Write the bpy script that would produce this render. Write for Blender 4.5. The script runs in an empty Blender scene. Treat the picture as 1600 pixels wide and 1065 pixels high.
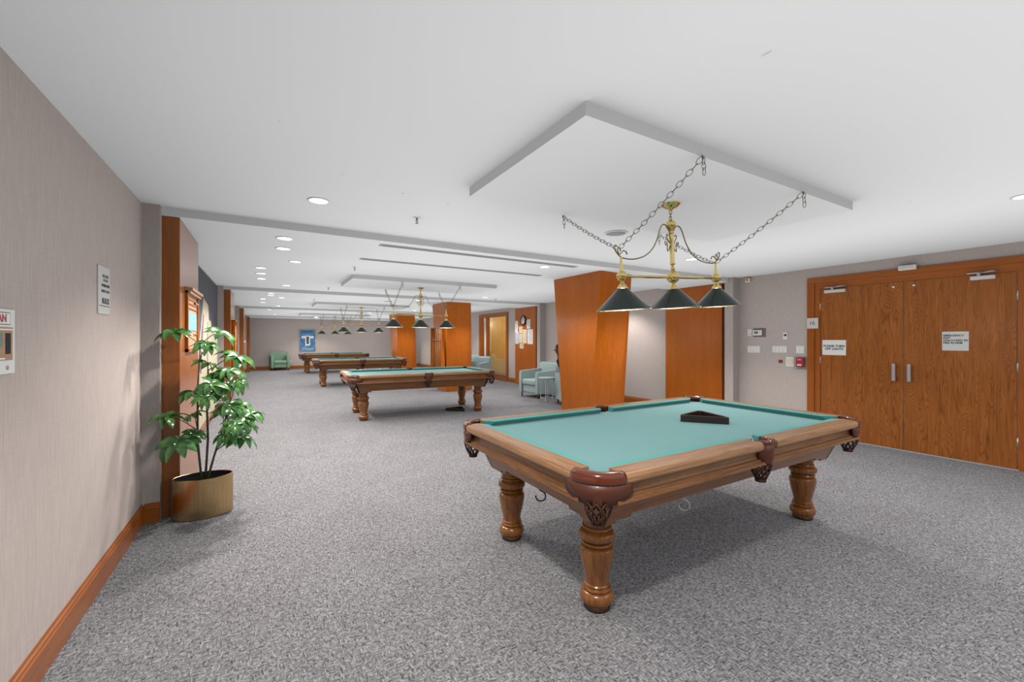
import bpy, bmesh, math, random
from mathutils import Vector, Matrix
from math import pi, sin, cos, radians as R
random.seed(7)
S = bpy.context.scene
C = S.collection

# ------------------------------------------------------------------ camera, world, exposure
cam = bpy.data.cameras.new('camera')
cam.sensor_width = 36; cam.lens = 651.0/1600*36; cam.shift_y = -2.5/1600
cam.clip_start = .05; cam.clip_end = 100
camo = bpy.data.objects.new('camera', cam); C.objects.link(camo)
camo.location = (0, 0, 1.4); camo.rotation_euler = (R(90), 0, -math.atan(385/651.0))
S.camera = camo
W = bpy.data.worlds.new('world'); S.world = W; W.use_nodes = True
W.node_tree.nodes['Background'].inputs[0].default_value = (1.0, .985, .97, 1)
W.node_tree.nodes['Background'].inputs[1].default_value = 1.0
AMBIENT = .92
W.light_settings.ao_factor = AMBIENT
W.light_settings.distance = 2.2
S.cycles.use_fast_gi = True
S.cycles.fast_gi_method = 'ADD'
S.cycles.max_bounces = 6; S.cycles.diffuse_bounces = 0; S.cycles.glossy_bounces = 3
S.cycles.transmission_bounces = 4; S.cycles.transparent_max_bounces = 6
S.cycles.caustics_reflective = False; S.cycles.caustics_refractive = False
S.cycles.sample_clamp_indirect = 4
S.cycles.use_denoising = True
S.view_settings.view_transform = 'Standard'; S.view_settings.look = 'None'
S.view_settings.gamma = 1; S.view_settings.exposure = 0.0
S.view_settings.use_curve_mapping = False
DL_POWER = 92.0        # one recessed downlight
BULB_POWER = 5.2       # one bulb under a green shade
H = 2.438; LOW = 2.374; BAY = 5.62
XL, XR = -.81, 6.9
YB, YE = -3.6, 22.4

# ------------------------------------------------------------------ materials
def newmat(name):
    m = bpy.data.materials.new(name); m.use_nodes = True
    nt = m.node_tree; b = nt.nodes['Principled BSDF']
    return m, nt, b
def plain(name, col, rough=.5, metal=0, spec=None, coat=0, emis=None, estr=0):
    m, nt, b = newmat(name)
    b.inputs['Base Color'].default_value = (*col, 1); b.inputs['Roughness'].default_value = rough
    b.inputs['Metallic'].default_value = metal
    if spec is not None: b.inputs['Specular IOR Level'].default_value = spec
    b.inputs['Coat Weight'].default_value = coat
    if emis: b.inputs['Emission Color'].default_value = (*emis, 1); b.inputs['Emission Strength'].default_value = estr
    # slight procedural variation of the roughness
    n = nt.nodes.new('ShaderNodeTexNoise'); n.inputs['Scale'].default_value = 30
    mr = nt.nodes.new('ShaderNodeMapRange'); mr.inputs['To Min'].default_value = max(0, rough-.04); mr.inputs['To Max'].default_value = min(1, rough+.04)
    nt.links.new(n.outputs[0], mr.inputs[0]); nt.links.new(mr.outputs[0], b.inputs['Roughness'])
    return m
def coords(nt, scale, rot=(0,0,0)):
    t = nt.nodes.new('ShaderNodeTexCoord'); mp = nt.nodes.new('ShaderNodeMapping')
    mp.inputs['Scale'].default_value = scale; mp.inputs['Rotation'].default_value = rot
    nt.links.new(t.outputs['Object'], mp.inputs[0]); return mp
def ramp(nt, src, stops):
    r = nt.nodes.new('ShaderNodeValToRGB'); e = r.color_ramp.elements
    while len(e) < len(stops): e.new(.5)
    for k, (p, c) in enumerate(stops): e[k].position = p; e[k].color = (*c, 1)
    nt.links.new(src, r.inputs[0]); return r
def bump(nt, b, src, strength, dist=.01):
    bp = nt.nodes.new('ShaderNodeBump'); bp.inputs['Strength'].default_value = strength; bp.inputs['Distance'].default_value = dist
    nt.links.new(src, bp.inputs['Height']); nt.links.new(bp.outputs[0], b.inputs['Normal'])
def noise(nt, vec, scale, detail=3, rough=.5, dist=0):
    n = nt.nodes.new('ShaderNodeTexNoise'); n.inputs['Scale'].default_value = scale
    n.inputs['Detail'].default_value = detail; n.inputs['Roughness'].default_value = rough; n.inputs['Distortion'].default_value = dist
    nt.links.new(vec, n.inputs['Vector']); return n
def mixc(nt, mode, f, a, b_):
    m = nt.nodes.new('ShaderNodeMix'); m.data_type = 'RGBA'; m.blend_type = mode
    if isinstance(f, (int, float)): m.inputs[0].default_value = f
    else: nt.links.new(f, m.inputs[0])
    for s, v in ((6, a), (7, b_)):
        if isinstance(v, tuple): m.inputs[s].default_value = (*v, 1)
        else: nt.links.new(v, m.inputs[s])
    return m.outputs[2]

def veneer(name, dark, light, axis='z', rough=.28, fine=1.0, coat=.3, figure=0.0, plank=0):
    m, nt, b = newmat(name)
    st = {'x': (.05, 1, 1), 'y': (1, .05, 1), 'z': (1, 1, .05)}[axis]
    mp = coords(nt, st)
    n1 = noise(nt, mp.outputs[0], 95*fine, 4, .6)
    n2 = noise(nt, mp.outputs[0], 9*fine, 2, .5, .6)
    r1 = ramp(nt, n1.outputs[0], [(.36, dark), (.62, light)])
    mid = tuple((a+c)/2*.86 for a, c in zip(dark, light))
    col = mixc(nt, 'MIX', .45, r1.outputs[0], ramp(nt, n2.outputs[0], [(.3, mid), (.7, light)]).outputs[0])
    if figure:
        # cathedral figure: rings of a warped, stretched field
        mp2 = coords(nt, {'x': (.16, 1, 1), 'y': (1, .16, 1), 'z': (1, 1, .13)}[axis])
        f = noise(nt, mp2.outputs[0], 4.6, 2, .45, .5)
        mul = nt.nodes.new('ShaderNodeMath'); mul.operation = 'MULTIPLY'; mul.inputs[1].default_value = 46
        nt.links.new(f.outputs[0], mul.inputs[0])
        fr = nt.nodes.new('ShaderNodeMath'); fr.operation = 'PINGPONG'; fr.inputs[1].default_value = .5
        nt.links.new(mul.outputs[0], fr.inputs[0])
        rr = ramp(nt, fr.outputs[0], [(0, (.42, .34, .28)), (.2, (.9, .88, .85)), (1, (1, 1, 1))])
        col = mixc(nt, 'MULTIPLY', figure, col, rr.outputs[0])
    nt.links.new(col, b.inputs['Base Color'])
    b.inputs['Roughness'].default_value = rough; b.inputs['Coat Weight'].default_value = coat; b.inputs['Coat Roughness'].default_value = .2
    bump(nt, b, n1.outputs[0], .06, .004)
    return m

M = {}
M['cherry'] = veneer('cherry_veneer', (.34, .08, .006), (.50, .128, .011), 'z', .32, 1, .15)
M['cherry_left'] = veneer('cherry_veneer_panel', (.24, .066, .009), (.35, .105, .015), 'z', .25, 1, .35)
M['base_wood'] = veneer('baseboard_wood', (.24, .065, .009), (.37, .105, .015), 'y', .3, 1, .3)
M['base_wood_x'] = veneer('baseboard_wood_x', (.24, .065, .009), (.37, .105, .015), 'x', .3, 1, .3)
M['door_oak'] = veneer('door_oak', (.21, .060, .010), (.41, .138, .030), 'z', .4, 1, .08, .7)
M['frame_oak'] = veneer('frame_oak', (.24, .064, .009), (.38, .108, .018), 'z', .36, 1, .1)
M['frame_oak_y'] = veneer('frame_oak_y', (.24, .064, .009), (.38, .108, .018), 'y', .36, 1, .1)
M['mould_x'] = veneer('table_moulding_x', (.12, .048, .018), (.30, .14, .06), 'x', .33, .7, .25, .35)
M['oak_x'] = veneer('table_oak_x', (.21, .10, .043), (.50, .275, .135), 'x', .3, .7, .3, .35)
M['mould_y'] = veneer('table_moulding_y', (.12, .048, .018), (.30, .14, .06), 'y', .33, .7, .25, .35)
M['oak_y'] = veneer('table_oak_y', (.21, .10, .043), (.50, .275, .135), 'y', .3, .7, .3, .35)
M['oak_z'] = veneer('table_oak_leg', (.12, .038, .009), (.29, .108, .026), 'z', .25, .6, .4, .35)
M['oak_ap_x'] = veneer('table_apron_x', (.125, .045, .014), (.28, .115, .042), 'x', .33, .7, .25, .4)
M['oak_ap_y'] = veneer('table_apron_y', (.125, .045, .014), (.28, .115, .042), 'y', .33, .7, .25, .4)
M['dark_pad'] = plain('dark_foot_pad', (.03, .015, .01), .5)
M['leather'] = plain('brown_leather', (.085, .026, .014), .42, coat=.1)
M['pocket_rim'] = plain('polished_pocket_rim', (.12, .024, .008), .18, coat=.8)
M['net'] = plain('leather_net', (.05, .02, .012), .5)
M['brass'] = plain('polished_brass', (.86, .68, .28), .15, 1)
M['brass_d'] = plain('aged_brass', (.42, .35, .2), .32, 1)
M['chain'] = plain('chain_metal', (.25, .23, .18), .35, .9)
M['gold_pot'] = None
M['black'] = plain('black_plastic', (.012, .012, .013), .35)
M['black_rack'] = plain('black_cherry_rack', (.03, .014, .014), .3, coat=.3)
M['white'] = plain('white_plastic', (.78, .76, .72), .4)
M['grey_metal'] = plain('satin_metal', (.62, .62, .64), .35, .85)
M['silver'] = plain('brushed_silver', (.7, .71, .70), .42, .35)
M['paper'] = plain('paper', (.80, .79, .76), .7)
M['ink'] = plain('ink', (.02, .02, .022), .7)
M['ink_soft'] = plain('soft_ink', (.16, .16, .16), .7)
M['red'] = plain('red_plastic', (.42, .03, .05), .35)
M['brown_plastic'] = plain('brown_plate', (.2, .06, .02), .4)
M['sheet_white'] = plain('sheet_white', (.85, .84, .82), .7)
M['sheet_blue'] = plain('sheet_blue', (.62, .72, .86), .7)
M['sheet_cream'] = plain('sheet_cream', (.86, .72, .5), .7)
M['soil'] = plain('dark_liner', (.012, .012, .016), .6)
M['stem'] = plain('stem_brown', (.10, .085, .045), .6)
M['skin'] = plain('skin', (.09, .04, .03), .5)
M['cloth_dark'] = plain('dark_clothing', (.012, .014, .022), .85)
M['hair'] = plain('dark_hair', (.01, .007, .006), .6)
M['lens'] = plain('lamp_lens', (1, 1, 1), .5, emis=(1, .97, .93), estr=3.2)
M['trimring'] = plain('white_trim_ring', (.8, .8, .8), .5)
M['bulb'] = plain('bulb', (1, 1, 1), .5, emis=(1, .93, .82), estr=9)
M['shade_in'] = plain('shade_inside', (.85, .84, .80), .5)
M['shade_out'] = plain('green_shade', (.012, .03, .024), .25, coat=.35)
M['grille'] = plain('speaker_grille', (.36, .36, .36), .7)
M['slot'] = plain('dark_slot', (.06, .06, .06), .7)
M['slotframe'] = plain('diffuser_frame', (.45, .45, .45), .5)
M['ceramic'] = plain('pale_ceramic', (.62, .56, .5), .5)
M['clockface'] = plain('clock_face', (.9, .9, .9), .4)
M['amber'] = veneer('amber_maple', (.60, .34, .09), (.74, .44, .13), 'z', .4, .6, .2)
M['blue_panel'] = plain('blue_board', (.16, .34, .45), .5)
M['tan_board'] = veneer('tan_board', (.36, .21, .12), (.5, .31, .19), 'y', .5, .6, 0)
M['threshold'] = plain('door_threshold', (.6, .58, .58), .4, .5)

def m_glass():
    m, nt, b = newmat('clear_glass')
    b.inputs['Base Color'].default_value = (.9, .95, .95, 1); b.inputs['Roughness'].default_value = .03
    tr = nt.nodes.new('ShaderNodeBsdfTransparent'); mx = nt.nodes.new('ShaderNodeMixShader'); gl = nt.nodes.new('ShaderNodeBsdfGlossy')
    gl.inputs['Roughness'].default_value = .03; fr = nt.nodes.new('ShaderNodeLayerWeight'); fr.inputs[0].default_value = .12
    nt.links.new(fr.outputs[1], mx.inputs[0]); nt.links.new(tr.outputs[0], mx.inputs[1]); nt.links.new(gl.outputs[0], mx.inputs[2])
    nt.links.new(mx.outputs[0], nt.nodes['Material Output'].inputs[0]); return m
M['glass'] = m_glass()

def m_pot():
    m, nt, b = newmat('brushed_gold')
    mp = coords(nt, (1, 1, .02)); n = noise(nt, mp.outputs[0], 160, 3)
    nt.links.new(ramp(nt, n.outputs[0], [(.3, (.50, .35, .17)), (.7, (.64, .46, .24))]).outputs[0], b.inputs['Base Color'])
    b.inputs['Metallic'].default_value = 1; b.inputs['Roughness'].default_value = .27; b.inputs['Anisotropic'].default_value = .3
    return m
M['gold_pot'] = m_pot()

def m_wallpaper(name, base):
    m, nt, b = newmat(name)
    mp = coords(nt, (1, 1, .035)); a = noise(nt, mp.outputs[0], 240, 2)
    mp2 = coords(nt, (.06, .06, 1)); c = noise(nt, mp2.outputs[0], 300, 2)
    big = noise(nt, coords(nt, (1, 1, 1)).outputs[0], 1.2, 2)
    lo = tuple(v*.88 for v in base); hi = tuple(v*1.08 for v in base)
    c1 = ramp(nt, a.outputs[0], [(.3, lo), (.7, hi)]).outputs[0]
    c2 = ramp(nt, c.outputs[0], [(.3, (.9, .9, .9)), (.65, (1, 1, 1))]).outputs[0]
    col = mixc(nt, 'MULTIPLY', .7, c1, c2)
    col = mixc(nt, 'MULTIPLY', .5, col, ramp(nt, big.outputs[0], [(.3, (.95, .96, .97)), (.7, (1, 1, 1))]).outputs[0])
    nt.links.new(col, b.inputs['Base Color']); b.inputs['Roughness'].default_value = .62
    b.inputs['Specular IOR Level'].default_value = .35
    bump(nt, b, a.outputs[0], .15, .002); return m
M['wall'] = m_wallpaper('mauve_wallpaper', (.545, .468, .432))

def m_ceiling():
    m, nt, b = newmat('painted_ceiling')
    mp = coords(nt, (1, 1, 1))
    v = nt.nodes.new('ShaderNodeTexVoronoi'); v.inputs['Scale'].default_value = 7.5; v.inputs['Randomness'].default_value = 1
    mps = coords(nt, (1, .55, 1), (0, 0, .6)); wob = noise(nt, mps.outputs[0], 26, 2)
    nt.links.new(mixc(nt, 'ADD', .035, mps.outputs[0], wob.outputs[1]), v.inputs['Vector'])
    big = noise(nt, mp.outputs[0], 1.1, 3)
    sp = nt.nodes.new('ShaderNodeMath'); sp.operation = 'SUBTRACT'
    nt.links.new(v.outputs['Distance'], sp.inputs[0])
    off = nt.nodes.new('ShaderNodeMapRange'); off.inputs['From Min'].default_value = .36; off.inputs['From Max'].default_value = .75
    off.inputs['To Min'].default_value = .055; off.inputs['To Max'].default_value = -.04
    nt.links.new(big.outputs[0], off.inputs[0]); nt.links.new(off.outputs[0], sp.inputs[1])
    r = ramp(nt, sp.outputs[0], [(0, (.64, .64, .65)), (.010, (.81, .81, .81))])
    nt.links.new(r.outputs[0], b.inputs['Base Color']); b.inputs['Roughness'].default_value = .9
    b.inputs['Specular IOR Level'].default_value = .1
    return m
M['ceiling'] = m_ceiling()
M['paint'] = plain('white_paint', (.80, .80, .80), .85, spec=.1)

def m_carpet():
    m, nt, b = newmat('grey_loop_carpet')
    a1 = noise(nt, coords(nt, (1, .28, 1), (0, 0, .5)).outputs[0], 125, 2, .6, .4)
    a2 = noise(nt, coords(nt, (.28, 1, 1), (0, 0, .5)).outputs[0], 125, 2, .6, .4)
    sel = noise(nt, coords(nt, (1, 1, 1)).outputs[0], 38, 1)
    selr = ramp(nt, sel.outputs[0], [(.47, (0, 0, 0)), (.53, (1, 1, 1))])
    h = mixc(nt, 'MIX', selr.outputs[0], a1.outputs[0], a2.outputs[0])
    fine = noise(nt, coords(nt, (1, 1, 1)).outputs[0], 420, 2)
    big = noise(nt, coords(nt, (1, 1, 1)).outputs[0], 2.2, 4, .6)
    c = ramp(nt, h, [(.33, (.075, .073, .077)), (.5, (.22, .216, .226)), (.68, (.41, .405, .42))]).outputs[0]
    c = mixc(nt, 'MULTIPLY', .6, c, ramp(nt, fine.outputs[0], [(.3, (.6, .6, .6)), (.6, (1.1, 1.1, 1.1))]).outputs[0])
    c = mixc(nt, 'MULTIPLY', .8, c, ramp(nt, big.outputs[0], [(.3, (.88, .87, .87)), (.7, (1.05, 1.05, 1.05))]).outputs[0])
    nt.links.new(c, b.inputs['Base Color']); b.inputs['Roughness'].default_value = .95
    b.inputs['Specular IOR Level'].default_value = .1
    bump(nt, b, h, .8, .008); return m
M['carpet'] = m_carpet()

def m_felt(name, base):
    m, nt, b = newmat(name)
    n = noise(nt, coords(nt, (1, 1, 1)).outputs[0], 500, 2); big = noise(nt, coords(nt, (1, 1.6, 1)).outputs[0], 3.5, 4, .65)
    c = ramp(nt, n.outputs[0], [(.3, tuple(v*.93 for v in base)), (.7, tuple(v*1.05 for v in base))]).outputs[0]
    c = mixc(nt, 'MULTIPLY', .6, c, ramp(nt, big.outputs[0], [(.35, (.93, .95, .95)), (.7, (1, 1, 1))]).outputs[0])
    nt.links.new(c, b.inputs['Base Color']); b.inputs['Roughness'].default_value = .85
    b.inputs['Sheen Weight'].default_value = .15
    return m
M['felt'] = m_felt('teal_felt', (.175, .385, .39))
M['cushion'] = m_felt('teal_cushion_felt', (.09, .40, .385))
M['chair'] = m_felt('seafoam_vinyl', (.33, .43, .43))
M['chair_green'] = m_felt('sage_vinyl', (.20, .33, .23))
for k in ('chair', 'chair_green'):
    M[k].node_tree.nodes['Principled BSDF'].inputs['Roughness'].default_value = .4

def m_leaf():
    m, nt, b = newmat('glossy_leaf')
    n = noise(nt, coords(nt, (1, 1, 1)).outputs[0], 14, 3); 
    c = ramp(nt, n.outputs[0], [(.3, (.03, .11, .035)), (.5, (.065, .2, .05)), (.72, (.2, .42, .10))]).outputs[0]
    nt.links.new(c, b.inputs['Base Color']); b.inputs['Roughness'].default_value = .22; b.inputs['Specular IOR Level'].default_value = .8
    b.inputs['Subsurface Weight'].default_value = 0
    tl = nt.nodes.new('ShaderNodeBsdfTranslucent'); nt.links.new(c, tl.inputs[0])
    mx = nt.nodes.new('ShaderNodeMixShader'); mx.inputs[0].default_value = .25
    nt.links.new(b.outputs[0], mx.inputs[1]); nt.links.new(tl.outputs[0], mx.inputs[2])
    nt.links.new(mx.outputs[0], nt.nodes['Material Output'].inputs[0]); return m
M['leaf'] = m_leaf()

def m_quilt():
    m, nt, b = newmat('blue_woven_textile')
    n = noise(nt, coords(nt, (1, 1, 6)).outputs[0], 5, 4, .7)
    c = ramp(nt, n.outputs[0], [(.35, (.03, .10, .24)), (.5, (.06, .19, .38)), (.68, (.22, .38, .52))]).outputs[0]
    nt.links.new(c, b.inputs['Base Color']); b.inputs['Roughness'].default_value = .7; return m
M['quilt'] = m_quilt()
def m_mural(name, lo, hi):
    m, nt, b = newmat(name)
    n = noise(nt, coords(nt, (1, 1, .4)).outputs[0], 7, 5, .7)
    nt.links.new(ramp(nt, n.outputs[0], [(.3, lo), (.7, hi)]).outputs[0], b.inputs['Base Color']); b.inputs['Roughness'].default_value = .7; return m
M['mural_dark'] = m_mural('slate_paint', (.055, .058, .07), (.10, .10, .115))
M['mural_cream'] = m_mural('cream_paint', (.42, .38, .27), (.66, .6, .46))
M['mural_purple'] = m_mural('plum_paint', (.16, .09, .12), (.26, .17, .19))

# ------------------------------------------------------------------ mesh helpers
class MB:
    def __init__(s): s.bm = bmesh.new()
    def box(s, x0, x1, y0, y1, z0, z1, bev=0, seg=2, mi=0):
        vs = [s.bm.verts.new(p) for p in ((x0,y0,z0),(x1,y0,z0),(x1,y1,z0),(x0,y1,z0),(x0,y0,z1),(x1,y0,z1),(x1,y1,z1),(x0,y1,z1))]
        fs = [s.bm.faces.new([vs[i] for i in q]) for q in ((3,2,1,0),(4,5,6,7),(0,1,5,4),(1,2,6,5),(2,3,7,6),(3,0,4,7))]
        for f in fs: f.material_index = mi
        if bev:
            es = set(e for f in fs for e in f.edges)
            r = bmesh.ops.bevel(s.bm, geom=list(es), offset=bev, segments=seg, affect='EDGES', profile=.5, clamp_overlap=True)
            for f in r['faces']: f.material_index = mi
        return s
    def prism(s, poly, z0, z1, mi=0):
        b = [s.bm.verts.new((x, y, z0)) for x, y in poly]; t = [s.bm.verts.new((x, y, z1)) for x, y in poly]
        n = len(poly)
        s.bm.faces.new(b[::-1]).material_index = mi; s.bm.faces.new(t).material_index = mi
        for i in range(n):
            s.bm.faces.new((b[i], b[(i+1)%n], t[(i+1)%n], t[i])).material_index = mi
        return s
    def hull(s, pts, mi=0):
        vs = [s.bm.verts.new(p) for p in pts]
        r = bmesh.ops.convex_hull(s.bm, input=vs)
        for g in r['geom']:
            if isinstance(g, bmesh.types.BMFace): g.material_index = mi
        return s
    def lathe(s, prof, cx=0, cy=0, z0=0, n=24, mi=0, sx=1, sy=1, mat=None, cap=True):
        rings = []
        for r, z in prof:
            ring = []
            for k in range(n):
                a = 2*pi*k/n; p = Vector((cx+sx*r*cos(a), cy+sy*r*sin(a), z0+z))
                if mat is not None: p = mat @ p
                ring.append(s.bm.verts.new(p))
            rings.append(ring)
        for a, b in zip(rings, rings[1:]):
            for k in range(n):
                f = s.bm.faces.new((a[k], a[(k+1)%n], b[(k+1)%n], b[k])); f.material_index = mi; f.smooth = True
        if cap:
            for ring in (rings[0][::-1], rings[-1]):
                try: s.bm.faces.new(ring).material_index = mi
                except ValueError: pass
        return s
    def tube(s, pts, r, n=8, mi=0, closed=False, cap=True):
        pts = [Vector(p) for p in pts]; N = len(pts); rings = []
        rad = r if isinstance(r, (list, tuple)) else [r]*N
        up = None
        for i, p in enumerate(pts):
            if closed: d = pts[(i+1)%N]-pts[i-1]
            else: d = pts[min(i+1, N-1)]-pts[max(i-1, 0)]
            d.normalize()
            if up is None:
                up = Vector((0, 0, 1)) if abs(d.z) < .9 else Vector((1, 0, 0))
            u = (up - d*up.dot(d))
            if u.length < 1e-5: u = d.orthogonal()
            u.normalize(); up = u; v = d.cross(u)
            rings.append([s.bm.verts.new(p+(u*cos(2*pi*k/n)+v*sin(2*pi*k/n))*rad[i]) for k in range(n)])
        M_ = N if closed else N-1
        for i in range(M_):
            a, b = rings[i], rings[(i+1)%N]
            for k in range(n):
                f = s.bm.faces.new((a[k], a[(k+1)%n], b[(k+1)%n], b[k])); f.material_index = mi; f.smooth = True
        if not closed and cap:
            s.bm.faces.new(rings[0][::-1]).material_index = mi; s.bm.faces.new(rings[-1]).material_index = mi
        return s
    def sweep(s, prof, path, mi=0, smooth=False, cap=True):
        # prof: list of (out, z) ; path: list of (x, y, nx, ny) outward normals
        rings = [[s.bm.verts.new((x+nx*o, y+ny*o, z)) for o, z in prof] for x, y, nx, ny in path]
        n = len(prof)
        for a, b in zip(rings, rings[1:]):
            for k in range(n):
                f = s.bm.faces.new((a[k], a[(k+1)%n], b[(k+1)%n], b[k])); f.material_index = mi; f.smooth = smooth
        if cap:
            s.bm.faces.new(rings[0][::-1]).material_index = mi; s.bm.faces.new(rings[-1]).material_index = mi
        return s
    def quad(s, *p, mi=0):
        s.bm.faces.new([s.bm.verts.new(q) for q in p]).material_index = mi; return s
    def build(s, name, mats, parent=None, smooth=None, loc=None):
        bmesh.ops.recalc_face_normals(s.bm, faces=s.bm.faces[:])
        me = bpy.data.meshes.new(name); s.bm.to_mesh(me); s.bm.free()
        for m in (mats if isinstance(mats, (list, tuple)) else [mats]): me.materials.append(m)
        if smooth is True:
            for p in me.polygons: p.use_smooth = True
            me.set_sharp_from_angle(angle=smooth_angle)
        o = bpy.data.objects.new(name, me); C.objects.link(o)
        if parent: o.parent = parent
        if loc: o.location = loc
        return o
smooth_angle = R(40)
def tag(o, label, cat=None, group=None, kind=None):
    if label: o['label'] = label
    if cat: o['category'] = cat
    if group: o['group'] = group
    if kind: o['kind'] = kind
    return o
def thing(name, label, cat, loc=(0, 0, 0), rotz=0, group=None):
    o = bpy.data.objects.new(name, None); C.objects.link(o); o.empty_display_size = .1
    o.location = loc; o.rotation_euler = (0, 0, rotz); return tag(o, label, cat, group)
def struct(o): o['kind'] = 'structure'; return o
def copy_tree(o, parent=None):
    c = o.copy(); C.objects.link(c); c.parent = parent
    for ch in [x for x in C.objects if x.parent == o]: copy_tree(ch, c)
    return c
def text(body, size, mat, name='lettering', parent=None, matrix=None, align='CENTER', ext=.0006, bold=0.0):
    cu = bpy.data.curves.new(name, 'FONT'); cu.body = body; cu.size = size; cu.align_x = align; cu.align_y = 'CENTER'
    cu.extrude = ext; cu.offset = bold; cu.space_line = .95; cu.resolution_u = 2
    t = bpy.data.objects.new(name, cu); C.objects.link(t)
    bpy.context.view_layer.update()
    me = bpy.data.meshes.new_from_object(t.evaluated_get(bpy.context.evaluated_depsgraph_get()))
    C.objects.unlink(t); bpy.data.objects.remove(t)
    me.transform(matrix); me.materials.clear(); me.materials.append(mat); me.name = name
    o = bpy.data.objects.new(name, me); C.objects.link(o)
    if parent: o.parent = parent
    return o
def on_right(x, y, z):   # text facing -X
    return Matrix.Translation((x, y, z)) @ Matrix(((0, 0, -1, 0), (-1, 0, 0, 0), (0, 1, 0, 0), (0, 0, 0, 1)))
def on_left(x, y, z):    # text facing +X
    return Matrix.Translation((x, y, z)) @ Matrix(((0, 0, 1, 0), (1, 0, 0, 0), (0, 1, 0, 0), (0, 0, 0, 1)))

# ------------------------------------------------------------------ the room
struct(MB().box(XL-.3, XR+.3, YB, YE+.2, -.1, 0).build('floor', M['carpet']))
struct(MB().box(XL-.3, XR+2.6, YB, YE+.2, H, H+.1).build('ceiling', M['ceiling']))
struct(MB().box(XL-.15, XL, YB, YE+.1, 0, H).build('wall_left', M['wall']))
struct(MB().box(XL-.15, XR+.15, YE, YE+.12, 0, H).build('wall_end', M['wall']))
struct(MB().box(XL-.15, XR+.15, YB-.12, YB, 0, H).build('wall_back', M['wall']))
DY0, DY1, DZ = .94, 3.06, 2.27            # double door opening in the right wall
GY0, GY1, GZ = 11.9, 14.05, 2.3           # glazed screen opening
w = MB()
w.box(XR, XR+.12, YB, DY0, 0, H); w.box(XR, XR+.12, DY0, DY1, DZ, H); w.box(XR, XR+.12, DY1, GY0, 0, H)
w.box(XR, XR+.12, GY0, GY1, GZ, H); w.box(XR, XR+.12, GY1, YE, 0, H)
struct(w.build('wall_right', M['wall']))
# beams across the ceiling between the bays
n = 0
for k in range(-1, 4):
    y = 4.2+BAY*k; n += 1
    struct(MB().box(XL, XR, y, min(y+1.26, YE), LOW, H).build('trim_%d' % n, M['paint']))
# suspended rectangular ceiling panels above the tables
for k in range(4):
    y = 1.396+BAY*k; n += 1
    struct(MB().box(1.198, 3.81, y, y+1.2, LOW, H).build('trim_%d' % n, M['paint']))
# left wall pilasters: wallpapered nib and a thick veneered panel
for k in range(-1, 4):
    y = 4.15+BAY*k
    n += 1; struct(MB().box(XL, -.702, y, y+.085, 0, H).build('trim_%d' % n, M['wall']))
    n += 1
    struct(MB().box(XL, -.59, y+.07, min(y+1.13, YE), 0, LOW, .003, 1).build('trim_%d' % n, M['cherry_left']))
# right wall nibs and veneered panels
for k, (y0, y1, ny) in enumerate(((4.36, 5.54, 4.11), (10.13, 11.3, 9.8), (15.8, 16.95, 15.45))):
    n += 1; struct(MB().box(6.72, XR, ny, ny+.15, 0, H).build('trim_%d' % n, M['wall']))
    n += 1; struct(MB().box(6.8, XR, y0, y1, 0, LOW, .003, 1).build('trim_%d' % n, M['cherry']))
# baseboards (moulded)
def base_prof(t=.018, h=.15): return [(0, 0), (t, 0), (t, h*.78), (t*.75, h*.82), (t*.7, h*.9), (t*.35, h*.93), (t*.3, h), (0, h)]
def baseboard(name, pts, wood):
    mb = MB(); mb.sweep(base_prof(), pts); return struct(mb.build(name, wood))
for k in range(-1, 4):
    y0 = (5.28+BAY*(k-1)) if k > -1 else YB; y1 = 4.15+BAY*k
    baseboard('baseboard_left', [(XL, y0, 1, 0), (XL, y1, 1, 0)], M['base_wood'])
    baseboard('baseboard_left', [(XL+.018, y1, 0, -1), (-.702, y1, 0, -1)], M['base_wood_x'])
baseboard('baseboard_end', [(XL, YE, 0, -1), (XR, YE, 0, -1)], M['base_wood_x'])
for a, b in ((YB, DY0-.06), (DY1+.06, 4.11), (5.54, 9.8), (11.3, 11.86), (14.1, 15.45), (16.95, YE)):
    baseboard('baseboard_right', [(XR, a, -1, 0), (XR, b, -1, 0)], M['base_wood'])

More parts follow.
